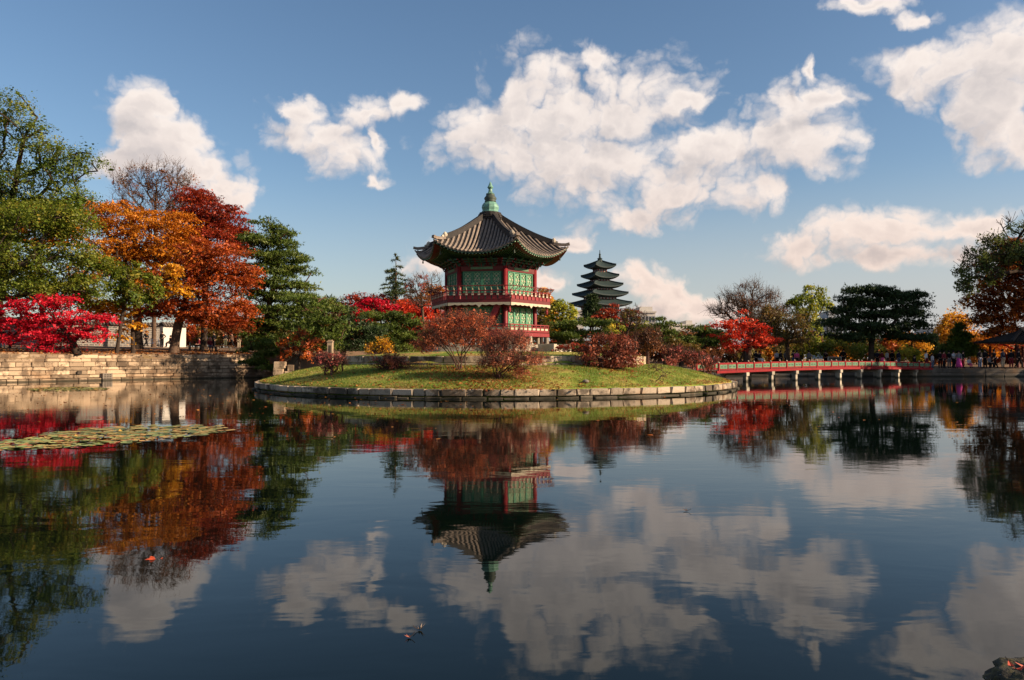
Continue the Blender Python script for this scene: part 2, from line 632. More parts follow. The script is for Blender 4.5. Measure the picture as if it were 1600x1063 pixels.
def mat_brick():
    m, n, out = mat_new('palace_wall_brick')
    P = n.new('ShaderNodeTexCoord').outputs['Object']
    mp = n.new('ShaderNodeMapping')
    n.t.links.new(P, mp.inputs[0])
    mp.inputs['Rotation'].default_value = (R(90), 0, 0)
    bt = n.new('ShaderNodeTexBrick')
    n.t.links.new(mp.outputs[0], bt.inputs['Vector'])
    bt.inputs['Color1'].default_value = (0.07, 0.066, 0.062, 1)
    bt.inputs['Color2'].default_value = (0.12, 0.115, 0.11, 1)
    bt.inputs['Mortar'].default_value = (0.24, 0.22, 0.195, 1)
    bt.inputs['Scale'].default_value = 1.0
    bt.inputs['Brick Width'].default_value = 0.62
    bt.inputs['Row Height'].default_value = 0.26
    bt.inputs['Mortar Size'].default_value = 0.055
    a = n.noise(worldpos(n), 3.0, 5.0, 0.6)
    c = n.mix(n.math('MULTIPLY', n.smooth(a, 0.45, 0.7), 0.5), bt.outputs[0], (0.25, 0.2, 0.15))
    principled(n, out, c, 0.9, bump=n.math('SUBTRACT', 1.0, bt.outputs['Fac']), bstr=0.6, bdist=0.03)
    return m


M['water'] = mat_water()
M['ground'] = mat_ground()
M['turf'] = mat_turf()
M['brick'] = mat_brick()

# ------------------------------------------------------------------ the pond, its banks and the ground
# pond edge (stone face) and the height of the bank's top at each corner, going round
EDGE = [(-20, 2.2, .25), (-45, 12, .6), (-52, 34, 1.8), (-44, 47, 2.08), (-36.7, 55, 2.08), (-31.5, 62, 2.1), (-23, 70, 2.1), (-20, 68, 2.05), (-15, 62.3, 1.5), (-9.5, 66, .8),
        (0, 71, .75), (17, 74.5, .75), (36, 74, .75), (50, 73.2, .75), (53.5, 67, .75), (53, 52, .75), (50, 30, .75), (42, 10, .5), (22, 2.2, .25)]
EXY = np.array([(e[0], e[1]) for e in EDGE], float)
EZ = np.array([e[2] for e in EDGE], float)
POND_C = np.array((3.0, 40.0))


def edge_query(x, y):
    """signed distance outside the pond edge and the bank height there"""
    p = np.array((x, y))
    A, B = EXY, np.roll(EXY, -1, 0)
    za, zb = EZ, np.roll(EZ, -1)
    d = B - A
    t = np.clip(((p - A) * d).sum(1) / (d * d).sum(1), 0, 1)
    q = A + d * t[:, None]
    dist = np.hypot(*(p - q).T)
    i = int(dist.argmin())
    return dist[i], za[i] + (zb[i] - za[i]) * t[i]


def ground_z(x, y):
    d, z = edge_query(x, y)
    w = 1.0 if x > 25 else 0.0
    k = 0.012 if x > 25 else (0.042 if x < -8 else 0.03)
    rise = k * min(d, 26.0) + 0.004 * max(0.0, min(d - 26.0, 120))
    return z + rise


def build_ground():
    # densify the edge
    pts, zz = [], []
    for i in range(len(EDGE)):
        a, b = EDGE[i], EDGE[(i + 1) % len(EDGE)]
        L = math.hypot(b[0] - a[0], b[1] - a[1])
        n = max(2, int(L / 3))
        for k in range(n):
            t = k / n
            pts.append((a[0] + (b[0] - a[0]) * t, a[1] + (b[1] - a[1]) * t))
    pts = np.array(pts)
    V, F = [], []
    rings = [1.006, 1.03, 1.07, 1.13, 1.22, 1.35, 1.55, 1.9, 2.6, 4, 7, 14, 30, 70]
    n = len(pts)
    rng = np.random.default_rng(3)
    for k, s in enumerate(rings):
        for p in pts:
            q = POND_C + (p - POND_C) * s
            z = ground_z(q[0], q[1]) - 0.03
            if k > 1:
                z += rng.normal(0, 0.03)
            V.append((q[0], q[1], z))
    for k in range(len(rings) - 1):
        for i in range(n):
            j = (i + 1) % n
            F.append((k * n + i, k * n + j, (k + 1) * n + j, (k + 1) * n + i))
    # the bank's inner face down into the water, behind the stones
    b = len(V)
    for p in pts:
        q = POND_C + (p - POND_C) * 1.006
        V.append((q[0], q[1], -0.6))
    for i in range(n):
        j = (i + 1) % n
        F.append((b + i, b + j, j, i))
    me = mesh_np('ground', V, np.array(F)[:, ::-1], M['ground'], smooth=True)
    o = link('ground', me)
    tag(o, kind='structure')
    # the pond's water: one level sheet inside the banks
    Vw = [(*(POND_C + (p - POND_C) * 1.004), 0.0) for p in pts]
    me = bpy.data.meshes.new('water')
    me.from_pydata([tuple(map(float, v)) for v in Vw], [], [tuple(range(n))])
    me.materials.append(M['water'])
    if me.polygons[0].normal.z < 0:
        me.flip_normals()
    w = link('water', me)
    tag(w, kind='structure')


build_ground()

# ------------------------------------------------------------------ island
ISLE = np.array((-0.96, 47.0))
_IA = np.array([-180, -150, -115, -90, -60, -30, 0, 30, 60, 90, 105, 122, 150, 180], float)   # from the camera side (-Y) towards +X
_IR = np.array([16.5, 17.0, 16.0, 14.3, 13.8, 13.9, 14.1, 13.9, 13.9, 14.3, 15.2, 18.6, 18.5, 16.5], float)


def isle_r(a):
    """a in degrees; smooth radius of the island's kerb"""
    a = (a + 180) % 360 - 180
    w = np.arange(-8, 9, 4)
    return float(np.mean(np.interp((a + w + 180) % 360 - 180, _IA, _IR)))


KERB_TOP = 0.42
TERR_R, TERR_TOP, TERR_FOOT = 9.1, 1.86, 1.40


def isle_z(x, y):
    d = np.array((x, y)) - ISLE
    r = math.hypot(*d)
    a = math.degrees(math.atan2(d[0], -d[1]))
    if r < TERR_R:
        return TERR_TOP - 0.02 + 0.30 * min(1, max(0, (TERR_R - r) / 4.2)) ** 0.8
    R0 = isle_r(a)
    t = min(1, max(0, (r - TERR_R) / (R0 - 0.25 - TERR_R)))
    return (KERB_TOP - 0.01) + (TERR_FOOT - KERB_TOP) * (1 - t ** 1.45)


def build_island():
    V, F = [], []
    na = 144
    rr = [0.0, 2, 4, 5.5, 7, 8.2, TERR_R - 0.12]
    tt = [0, .06, .12, .2, .3, .4, .5, .6, .7, .8, .88, .94, 1.0]
    rng = np.random.default_rng(5)
    nr = len(rr) + len(tt)
    for k in range(nr):
        for i in range(na):
            a = 360.0 * i / na
            if k < len(rr):
                r = rr[k]
            else:
                r = TERR_R - 0.02 + tt[k - len(rr)] * (isle_r(a) - 0.22 - TERR_R)
            x = ISLE[0] + r * math.sin(R(a))
            y = ISLE[1] - r * math.cos(R(a))
            if k < len(rr):
                z = TERR_TOP - 0.02 + 0.30 * min(1, max(0, (TERR_R - r) / 4.2)) ** 0.8
            else:
                t = tt[k - len(rr)]
                z = (KERB_TOP - 0.01) + (TERR_FOOT - KERB_TOP) * (1 - t ** 1.45)
                z += rng.normal(0, 0.018) * (0 < t < 1)
            V.append((x, y, z))
    for k in range(nr - 1):
        for i in range(na):
            j = (i + 1) % na
            F.append((k * na + i, k * na + j, (k + 1) * na + j, (k + 1) * na + i))
    b = len(V)
    for i in range(na):
        a = 360.0 * i / na
        r = isle_r(a) - 0.22
        V.append((ISLE[0] + r * math.sin(R(a)), ISLE[1] - r * math.cos(R(a)), -0.5))
    for i in range(na):
        j = (i + 1) % na
        F.append(((nr - 1) * na + i, (nr - 1) * na + j, b + j, b + i))
    me = mesh_np('island_ground', V, np.array(F)[:, ::-1], M['turf'], smooth=True)
    tag(link('island_ground', me), kind='structure')


build_island()

# ------------------------------------------------------------------ stone walls, stone by stone
STONES = []


def make_stone_meshes(mat, n=5, seed=1):
    """unit blocks with worn, chamfered edges; scaled per stone"""
    out = []
    rng = np.random.default_rng(seed)
    for k in range(n):
        import bmesh
        bm = bmesh.new()
        bmesh.ops.create_cube(bm, size=1.0)
        bmesh.ops.bevel(bm, geom=list(bm.edges), offset=0.045, segments=1, affect='EDGES', profile=0.5)
        for v in bm.verts:
            v.co += Vector(rng.normal(0, 0.02, 3))
        me = bpy.data.meshes.new('stone')
        bm.to_mesh(me)
        bm.free()
        me.materials.append(mat)
        out.append(me)
    return out


SM = {k: make_stone_meshes(M[k], 5, i + 1) for i, k in enumerate(('stone_warm', 'stone_kerb', 'stone_dark', 'stone_pale'))}


def along(path):
    P = np.array([p[:2] for p in path], float)
    L = np.concatenate([[0], np.cumsum(np.hypot(*np.diff(P, axis=0).T))])
    return P, L


def stone_run(parent, path, z0, heights, lens, meshes, depth=0.5, setback=0.03, seed=0, outward=1, foot=0.0, top=None, jit=0.02, gapw=0.022, tilt=.006):
    """courses of separate stones following a polyline (face line); outward=+1: face is on the right-hand side of travel"""
    rng = np.random.default_rng(seed)
    P, L = along(path)
    loc = np.array(parent.location)
    tot = L[-1]
    z = z0
    for ci, h in enumerate(heights):
        s = -rng.uniform(0, 0.5)
        while s < tot:
            l = rng.uniform(*lens)
            a, b = max(0, s), min(tot, s + l)
            s += l
            if b - a < 0.15:
                continue
            pa = np.array([np.interp(a, L, P[:, 0]), np.interp(a, L, P[:, 1])])
            pb = np.array([np.interp(b, L, P[:, 0]), np.interp(b, L, P[:, 1])])
            t = pb - pa
            ln = np.hypot(*t)
            if ln < 0.1:
                continue
            t /= ln
            nrm = np.array((t[1], -t[0])) * outward
            off = (foot if ci == 0 else 0) - setback * ci + rng.uniform(-jit, jit)
            c = (pa + pb) / 2 + nrm * (off - depth / 2)
            hh = h
            if top is not None:
                tp = top((a + b) / 2)
                if z >= tp - 0.08:
                    continue
                hh = min(h, tp - z)
            me = meshes[rng.integers(len(meshes))]
            o = link('stone', me, parent)
            o.location = (float(c[0] - loc[0]), float(c[1] - loc[1]), float(z + hh / 2 - loc[2]))
            o.rotation_euler = (float(rng.normal(0, tilt)), float(rng.normal(0, tilt * .7)), math.atan2(t[1], t[0]) + float(rng.normal(0, tilt * 1.4)))
            o.scale = (float(ln - gapw * rng.uniform(.5, 1.6)), depth, float(hh - gapw * .7 - rng.uniform(0, gapw)))
        z += h


def backing(parent, path, z0, z1, inset, outward=1):
    """dark earth and mortar behind the stones"""
    P, L = along(path)
    loc = np.array(parent.location)
    V, F = [], []
    for i in range(len(P)):
        d = P[min(i + 1, len(P) - 1)] - P[max(i - 1, 0)]
        d /= np.hypot(*d)
        n = np.array((d[1], -d[0])) * outward
        q = P[i] - n * inset
        q2 = P[i] - n * (inset + 0.15)
        V += [(q[0] - loc[0], q[1] - loc[1], z0 - loc[2]), (q[0] - loc[0], q[1] - loc[1], z1 - loc[2]), (q2[0] - loc[0], q2[1] - loc[1], z1 - loc[2])]
        if i:
            b = 3 * (i - 1)
            F += [(b, b + 3, b + 4, b + 1), (b + 1, b + 4, b + 5, b + 2)]
    me = bpy.data.meshes.new('core')
    me.from_pydata([tuple(map(float, v)) for v in V], [], F)
    me.materials.append(M['mortar'])
    return link('core', me, parent)


def dense(path, step=0.7):
    P, L = along(path)
    n = int(L[-1] / step) + 1
    s = np.linspace(0, L[-1], n)
    return [(np.interp(q, L, P[:, 0]), np.interp(q, L, P[:, 1])) for q in s]


# high bank on the left: seven courses
pl = dense([(-46.5, 43.5), (-44, 47), (-36.7, 55), (-31.5, 62), (-23, 70), (-20, 68), (-15.2, 62.5)], 0.5)
w = empty('stone_embankment', (-31.5, 62, 0), 'tall sunlit pond embankment of coursed granite blocks below the maples', 'stone wall')
stone_run(w, pl, -0.14, [.36, .27, .34, .26, .38, .28, .30], (.55, 1.7), SM['stone_warm'], .5, .035, seed=11, foot=.10, gapw=.032, jit=.035)
backing(w, pl, -0.4, 1.96, 0.42)
w.children[-1]['kind'] = 'structure'
# a rougher half-course of ledge stones on top, set back into the leaf litter
stone_run(w, dense([(-40.6, 51.4), (-37.6, 55.6), (-32.4, 62.7), (-25, 69.6)], 0.5), 2.0, [.20], (1.0, 2.6), SM['stone_warm'], .5, 0, seed=12)

# low bank on the far side and on the right
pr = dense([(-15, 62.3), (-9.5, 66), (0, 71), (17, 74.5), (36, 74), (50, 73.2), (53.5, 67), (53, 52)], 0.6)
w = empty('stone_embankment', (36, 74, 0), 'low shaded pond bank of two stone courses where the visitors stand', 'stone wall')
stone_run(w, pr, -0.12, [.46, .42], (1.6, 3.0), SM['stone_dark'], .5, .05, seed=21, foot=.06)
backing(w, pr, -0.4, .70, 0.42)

# island kerb: upper kerbstones over a protruding foot course
ring = [(ISLE[0] + isle_r(a) * math.sin(R(a)), ISLE[1] - isle_r(a) * math.cos(R(a))) for a in np.arange(-180, 181, 2.0)]
ring = dense(ring, 0.4)
w = empty('kerb_wall', (ISLE[0], ISLE[1], 0), 'curved granite kerb running round the grassy island', 'kerb')
stone_run(w, ring, -0.14, [.235], (.5, 1.4), SM['stone_kerb'], .5, 0, seed=31, foot=.09, gapw=.05, jit=.09, tilt=.03)
stone_run(w, ring, 0.10, [.335], (.5, 1.15), SM['stone_kerb'], .45, 0, seed=32, jit=.045, gapw=.045, tilt=.02)
backing(w, ring, -0.4, .36, 0.38)

# terrace wall under the pavilion
ring = [(ISLE[0] + TERR_R * math.sin(R(a)), ISLE[1] - TERR_R * math.cos(R(a))) for a in np.arange(-180, 181, 4.0)]
ring = dense(ring, 0.4)
w = empty('terrace_wall', (ISLE[0], ISLE[1], 1.2), 'low round terrace wall of squared stones below the pavilion', 'stone wall')
stone_run(w, ring, 1.22, [.30], (.8, 1.9), SM['stone_kerb'], .4, 0, seed=41, foot=.05)
stone_run(w, ring, 1.52, [.35], (1.1, 2.4), SM['stone_kerb'], .4, 0, seed=42)
backing(w, ring, 1.0, 1.80, 0.33)

# broken stone pier at the island's back corner
p = at(437, 590, 46.3)
w = empty('stone_pier', (p[0], p[1], 0.30), 'small stack of square stone blocks at the end of the grass beside the pines', 'stone stack')
for (dx, dy, z, sx, sy, sz) in ((0, 0, .25, .62, .6, .5), (-.05, 0, .72, .6, .6, .42), (.5, .1, .55, .42, .5, .40), (0.02, 0, 1.13, .66, .6, .40), (.62, .15, .95, .36, .4, .36), (-.1, .05, -.1, .7, .7, .3)):
    o = link('stone', SM['stone_warm'][int(abs(dx * 10)) % 5], w)
    o.location = (dx, dy, z - 0.2 + 0.12)
    o.scale = (sx, sy, sz)
    o.rotation_euler = (0, 0, .12 + dx * .1)

# ------------------------------------------------------------------ the hexagonal pavilion
PC = np.array((-1.36, 48.0))          # centre
PA0 = 20.0                            # first corner, degrees from the camera side towards +X


def hexp(r, a, z):
    return np.array((r * math.sin(R(a)), -r * math.cos(R(a)), z))


def build_pavilion():
    root = empty('hexagonal_pavilion', (PC[0], PC[1], 0), 'two-storey hexagonal wooden pavilion with grey tiled roof and green copper finial on the island', 'pavilion')
    ang = [PA0 + 60 * k for k in range(6)]
    Z_PLAT0, Z_PLAT = 2.0, 2.56
    Z_DECK0, Z_DECK = 3.06, 3.30
    Z_B0, Z_B = 5.02, 5.20
    Z_WT = 7.22
    RC = 2.80

    def side(k, r, inset=0.0):
        a, b = hexp(r, ang[k], 0), hexp(r, ang[(k + 1) % 6], 0)
        t = (b - a) / np.linalg.norm(b - a)
        n = np.array((math.sin(R(ang[k] + 30)), -math.cos(R(ang[k] + 30)), 0))
        return a, b, t, n, np.linalg.norm(b - a)

    # stone platform: two courses of dressed blocks round an earth core
    core = MB().prism([hexp(4.05, a, Z_PLAT0 - .3) for a in ang], (0, 0, Z_PLAT - Z_PLAT0 + .22)).build('platform', M['stone_pale'], root)
    for k in range(6):
        a, b, t, n, L = side(k, 4.42)
        m = 4
        for i in range(m):
            c = a + t * (i + .5) * L / m - n * 0.22
            s = link('stone', SM['stone_pale'][(k + i) % 5], core)
            s.location = (c[0], c[1], Z_PLAT - .18)
            s.scale = (L / m - .012, .44, .36)
            s.rotation_euler = (0, 0, math.atan2(t[1], t[0]))
            s = link('stone', SM['stone_pale'][(k + i + 2) % 5], core)
            c = a + t * (i + .5) * L / m - n * 0.16
            s.location = (c[0], c[1], Z_PLAT - .36 - .16)
            s.scale = (L / m - .012, .44, .31)
            s.rotation_euler = (0, 0, math.atan2(t[1], t[0]))
    # short stone posts carrying the deck
    for k in range(6):
        for rr, da in ((3.55, 0), (3.2, 30), (2.6, 0)):
            p = hexp(rr, ang[k] + da, 0)
            MB().lathe([(.17, Z_PLAT - .02), (.17, Z_PLAT + .08), (.125, Z_PLAT + .10), (.11, Z_DECK0)], 8, p).build('stone_post', M['stone_pale'], root)
    # deck with its red beam and low rail
    MB().prism([hexp(3.60, a, Z_DECK0 + .03) for a in ang], (0, 0, Z_DECK - Z_DECK0 - .03)).build('deck', M['wood'], root)
    for k in range(6):
        a, b, t, n, L = side(k, 3.66)
        up = np.array((0, 0, 1.0))
        MB().bar(a + up * (Z_DECK0 + .1), b + up * (Z_DECK0 + .1), .14, .22).build('deck_beam', M['red_paint'], root)
        rail = MB().bar(a + up * (Z_DECK + .44), b + up * (Z_DECK + .44), .08, .06)
        rail.bar(a + up * (Z_DECK + .30), b + up * (Z_DECK + .30), .05, .045)
        rail.bar(a + up * (Z_DECK + .06), b + up * (Z_DECK + .06), .07, .10)
        nb = 9
        for i in range(nb + 1):
            c = a + t * L * i / nb
            rail.bar(c + up * (Z_DECK), c + up * (Z_DECK + .46), .06, .05, up=n)
        rail = rail.build('deck_rail', M['red_paint'], root)
        for i in range(nb):
            c = a + t * L * (i + .5) / nb + up * (Z_DECK + .19)
            MB().frame_box(c, t * (L / nb * .33), n * .012, up * .06).build('rail_panel', M['cream'], rail)
    # columns through both storeys
    for k in range(6):
        p = hexp(RC, ang[k], 0)
        MB().lathe([(.16, Z_DECK - .02), (.145, Z_DECK + .2), (.14, Z_WT + .05)], 12, p).build('column', M['red_paint'], root, smooth=True)
    # lower posts under the balcony corners
    for k in range(6):
        p0 = hexp(3.55, ang[k], Z_B0 - .02)
        MB().lathe([(.07, -.55), (.10, -.40), (.06, -.30), (.09, -.1), (.09, 0)], 8, p0).build('drop_post', M['red_paint'], root)

    # shutters: four to a side and storey, a frame, a board foot and a lattice with little flowers
    def shutters(z0, z1):
        for k in range(6):
            a, b, t, n, L = side(k, RC)
            up = np.array((0, 0, 1.0))
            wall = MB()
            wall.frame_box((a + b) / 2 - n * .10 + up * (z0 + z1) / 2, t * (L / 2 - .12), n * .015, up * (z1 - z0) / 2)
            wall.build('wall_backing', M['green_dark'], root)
            x0, x1 = .24, L - .24
            wd = (x1 - x0) / 4
            for i in range(4):
                c0 = a + t * (x0 + wd * i)
                fr = MB()
                zz0, zz1 = z0 + .02, z1 - .02
                for u in (.035, wd - .035):
                    fr.frame_box(c0 + t * u + up * (zz0 + zz1) / 2, t * .035, n * .035, up * (zz1 - zz0) / 2)
                foot = zz0 + (zz1 - zz0) * .26
                for zc in (zz0 + .035, foot, zz1 - .035):
                    fr.frame_box(c0 + t * wd / 2 + up * zc, t * (wd / 2 - .07), n * .03, up * .032)
                fr.frame_box(c0 + t * wd / 2 + up * (zz0 + foot) / 2 - n * .012, t * (wd / 2 - .07), n * .012, up * ((foot - zz0) / 2 - .03))
                f = fr.build('shutter', M['green_paint'], root)
                la = MB()
                lx0, lx1, lz0, lz1 = .07, wd - .07, foot + .035, zz1 - .07
                la.frame_box(c0 + t * wd / 2 + up * (lz0 + lz1) / 2 - n * .045, t * (lx1 - lx0) / 2, n * .006, up * (lz1 - lz0) / 2)
                la = la.build('lattice_board', M['green_paint'], f)
                lb = MB()
                w_, h_ = lx1 - lx0, lz1 - lz0
                step = w_ / 2
                for q in np.arange(-h_, w_, step):
                    for sgn in (1, -1):
                        # diagonal bars clipped to the opening
                        u0, v0 = max(q, 0), max(-q, 0)
                        ln = min(w_ - u0, h_ - v0)
                        if ln <= .03:
                            continue
                        ua, ub = u0, u0 + ln
                        if sgn < 0:
                            ua, ub = w_ - ua, w_ - ub
                        lb.bar(c0 + t * (lx0 + ua) + up * (lz0 + v0) - n * .022, c0 + t * (lx0 + ub) + up * (lz0 + v0 + ln) - n * .022, .028, .022, up=n)
                lb.build('lattice', M['green_pale'], f)
                fl = MB()
                nz = max(3, int(round(h_ / (step))))
                for j in range(1, nz):
                    for u in ((.5,) if j % 2 else (.22, .78)):
                        c = c0 + t * (lx0 + w_ * u) + up * (lz0 + h_ * j / nz) - n * .004
                        fl.prism([c + .05 * (math.cos(q) * t + math.sin(q) * up) for q in np.arange(6) * math.pi / 3], n * .018)
                fl.build('flower_boss', M['cream'], f)
    shutters(Z_DECK + .02, Z_B0 - .16)
    shutters(Z_B + .42, 6.95)

    up = np.array((0, 0, 1.0))
    for k in range(6):
        a, b, t, n, L = side(k, RC)
        # beams between the columns
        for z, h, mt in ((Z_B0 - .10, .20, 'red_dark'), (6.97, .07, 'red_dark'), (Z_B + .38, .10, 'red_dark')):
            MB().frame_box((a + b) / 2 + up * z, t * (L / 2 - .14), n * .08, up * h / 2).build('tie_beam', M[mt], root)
        lin = MB().frame_box((a + b) / 2 + up * 7.11, t * (L / 2 - .13), n * .09, up * .10).build('lintel', M['red_dark'], root)
        MB().frame_box((a + b) / 2 + up * 7.11 + n * .10, t * L * .24, n * .012, up * .072).build('lintel_panel', M['rail_green'], lin)
        MB().frame_box((a + b) / 2 + up * (Z_B + .17), t * (L / 2 - .12), n * .05, up * .16).build('sill_panel', M['green_dark'], root)
        # wall head behind the brackets
        MB().frame_box((a + b) / 2 + up * 7.46 - n * .05, t * (L / 2 - .1), n * .04, up * .25).build('frieze', M['red_dark'], root)

    # balcony: floor, boarded skirt with scalloped cream fringe, and a flaring rail
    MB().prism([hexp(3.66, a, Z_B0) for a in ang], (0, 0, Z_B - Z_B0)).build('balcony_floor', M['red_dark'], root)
    for k in range(6):
        a, b, t, n, L = side(k, 3.74)
        sk = MB()
        nb = 10
        sk.frame_box((a + b) / 2 + up * (Z_B0 + .10), t * L / 2, n * .035, up * .10)
        sk = sk.build('balcony_skirt', M['red_mid'], root)
        for i in range(nb):
            c = a + t * L * (i + .5) / nb + n * .02
            MB().frame_box(c + up * (Z_B0 + .30), t * (L / nb * .40), n * .03, up * .10).build('skirt_board', M['red_paint'], sk)
        for i in range(nb + 1):
            c = a + t * L * i / nb + n * .035
            q = MB()
            q.prism([c - t * .085 + up * (Z_B0 + .40), c + t * .085 + up * (Z_B0 + .40), c + t * .075 + up * (Z_B0 + .48), c + t * .045 + up * (Z_B0 + .72), c - t * .045 + up * (Z_B0 + .72), c - t * .075 + up * (Z_B0 + .48)], n * .045)
            q.build('baluster', M['red_paint'], sk)
            q = MB().frame_box(c + n * .05 + up * (Z_B0 + .47), t * .068, n * .008, up * .05)
            q.frame_box(c + n * .05 + up * (Z_B0 + .60), t * .042, n * .008, up * .035)
            q.build('baluster_panel', M['cream'], sk)
            # curved iron-like arm that leans out and carries the hand rail
            q = MB().tube([c + up * (Z_B0 + .70), c + n * .06 + up * (Z_B0 + .78), c + n * .17 + up * (Z_B0 + .86), c + n * .22 + up * (Z_B0 + .93)], [.022, .026, .024, .02], 6)
            q.build('rail_arm', M['cream' if k in (0, 5) else 'red_paint'], sk)
        MB().bar(a + up * (Z_B0 + .69) - n * .0, b + up * (Z_B0 + .69), .09, .05).build('lower_rail', M['red_paint'], sk)
        a2, b2, *_ = side(k, 4.02)
        MB().tube([a2 + up * (Z_B0 + .95), b2 + up * (Z_B0 + .95)], .028, 8).build('hand_rail', M['red_dark'], sk)
        # fringe
        fr = []
        m = 36
        f0 = Z_B0 - .004
        pts = [a + n * .02 + up * f0]
        low = []
        for i in range(m + 1):
            u = i / m
            d = .13 + .055 * abs(math.sin(u * 9 * math.pi)) + (.14 * max(0, 1 - abs(u - .5) / .035)) + (.12 * max(0, 1 - min(u, 1 - u) / .05)) * .6
            low.append(a + n * .02 + t * L * u + up * (f0 - d * .9))
        V, F = [], []
        for i in range(m + 1):
            top_ = a + n * .02 + t * L * i / m + up * f0
            V += [top_, low[i], top_ + n * .03, low[i] + n * .03]
        for i in range(m):
            q = 4 * i
            F += [(q, q + 4, q + 5, q + 1), (q + 2, q + 3, q + 7, q + 6), (q + 1, q + 5, q + 7, q + 3), (q, q + 2, q + 6, q + 4)]
        MB().add(V, F).build('fringe', M['cream'], root)
    # outside stair to the balcony, along the front
    a, b, t, n, L = side(5, 3.15)
    c0 = a + t * (L * .60) + up * (Z_DECK + .03)
    c1 = a + t * (L * .87) + up * (Z_B0 + .02)
    st = MB()
    for s in (-.36, .36):
        st.bar(c0 + n * s * .9, c1 + n * s * .9, .07, .34, up=(0, 0, 1))
    st = st.build('staircase', M['red_paint'], root)
    for i in range(8):
        c = c0 + (c1 - c0) * (i + .5) / 8
        MB().frame_box(c, t * .09, n * .29, up * .018).build('stair_step', M['wood'], st)

    # brackets under the eaves
    for k in range(6):
        a, b, t, n, L = side(k, RC)
        spots = [(0.0, None)] + [(L * f, n) for f in (1 / 4, 1 / 2, 3 / 4)]
        for (s, nn) in spots:
            if nn is None:
                nn = hexp(1, ang[k], 0)
            c = a + t * s
            tt = np.cross(up, nn)
            br = MB()
            br.frame_box(c + up * 7.27, nn * .13, tt * .13, up * .05)
            for j in range(3):
                z = 7.36 + .115 * j
                reach = .25 + .22 * j
                prof = [c - tt * .045 + nn * (-.15) + up * (z - .045), c - tt * .045 + nn * (reach - .12) + up * (z - .045), c - tt * .045 + nn * reach + up * (z + .01), c - tt * .045 + nn * (reach + .14) + up * (z + .10), c - tt * .045 + nn * (reach + .02) + up * (z + .05), c - tt * .045 + nn * (-.15) + up * (z + .05)]
                br.prism(prof, tt * .09)
                br.frame_box(c + nn * (reach - .14) + up * z, nn * .04, tt * (.26 + .05 * j), up * .04)
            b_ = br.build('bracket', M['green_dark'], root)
            tip = MB()
            for j in range(3):
                z = 7.36 + .115 * j
                reach = .25 + .22 * j
                for sg in (-1, 1):
                    tip.frame_box(c + nn * (reach - .14) + tt * sg * (.28 + .05 * j) + up * z, nn * .045, tt * .022, up * .045)
            # long curved tongue rising outwards, red with a pale edge
            tip.bar(c + nn * .16 + up * 7.2, c + nn * .40 + up * 7.62, .035, .05)
            tip.build('bracket_tip', M['red_paint'], b_)

    # ---- roof
    RE, ZE, ZL, ZAP, RAP = 4.86, 7.88, .70, 10.50, .58

    def eave(k, s):
        """s in -1..1 along side k"""
        a, b = hexp(RE, ang[k], 0), hexp(RE, ang[(k + 1) % 6], 0)
        n = np.array((math.sin(R(ang[k] + 30)), -math.cos(R(ang[k] + 30)), 0))
        p = a + (b - a) * (s + 1) / 2 - n * .16 * (1 - s * s)
        p[2] = ZE + ZL * abs(s) ** 2.3
        return p

    def roof_pt(k, s, q, lift=0.0):
        """q 0 at the apex, 1 at the eave"""
        a, b = hexp(RAP, ang[k], 0), hexp(RAP, ang[(k + 1) % 6], 0)
        p0 = a + (b - a) * (s + 1) / 2
        e = eave(k, s)
        p = p0 + (e - p0) * q
        p[2] = e[2] + (ZAP - e[2]) * max(0.0, 1 - q) ** 1.48 + max(0.0, q - 1) * 1.2 + lift
        return p

    roof = None
    V, F = [], []
    ns, nq = 12, 10
    for k in range(6):
        b0 = len(V)
        for j in range(nq + 1):
            for i in range(ns + 1):
                V.append(roof_pt(k, -1 + 2 * i / ns, j / nq, -.02))
        for j in range(nq):
            for i in range(ns):
                q = b0 + j * (ns + 1) + i
                F.append((q, q + ns + 1, q + ns + 2, q + 1))
    roof = MB().add(V, F).build('roof', M['tile_dark'], root, smooth=True)
    # soffit
    V, F = [], []
    for k in range(6):
        b0 = len(V)
        for j in range(5):
            for i in range(ns + 1):
                s = -1 + 2 * i / ns
                e = eave(k, s) + np.array((0, 0, -.17))
                a, b = hexp(2.75, ang[k], 7.74), hexp(2.75, ang[(k + 1) % 6], 7.74)
                p = (a + (b - a) * (s + 1) / 2)
                w = j / 4
                V.append(p + (e - p) * w * .99 + up * (.10 * math.sin(w * math.pi)))
        for j in range(4):
            for i in range(ns):
                q = b0 + j * (ns + 1) + i
                F.append((q, q + 1, q + ns + 2, q + ns + 1))
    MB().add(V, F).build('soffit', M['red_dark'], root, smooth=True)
    for k in range(6):
        # rafters, two layers, with pale ends
        raf, tips = MB(), MB()
        m = 23
        for i in range(m):
            s = -1 + 2 * (i + .5) / m
            e = eave(k, s) + np.array((0, 0, -.12))
            a, b = hexp(2.75, ang[k], 7.76), hexp(2.75, ang[(k + 1) % 6], 7.76)
            p = a + (b - a) * (s + 1) / 2
            ctr = np.array((0, 0, 0.0))
            d = e - p
            raf.bar(p, p + d * .72 + up * (.02), .075, .075)
            raf.bar(p + d * .55 + up * .07, p + d * .965 + up * .02, .06, .06)
            tips.frame_box(p + d * .972 + up * .02, d / np.linalg.norm(d) * .012, np.cross(up, d / np.linalg.norm(d)) * .032, up * .032)
            tips.frame_box(p + d * .722 + up * .02, d / np.linalg.norm(d) * .010, np.cross(up, d / np.linalg.norm(d)) * .034, up * .034)
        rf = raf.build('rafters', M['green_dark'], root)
        rf.name = 'rafter'
        rf['kind'] = 'stuff'
        tp = tips.build('rafter_end', M['green_pale'], rf)
        tp['kind'] = 'stuff'
        # eave board
        eb = MB()
        ss = np.linspace(-1, 1, 17)
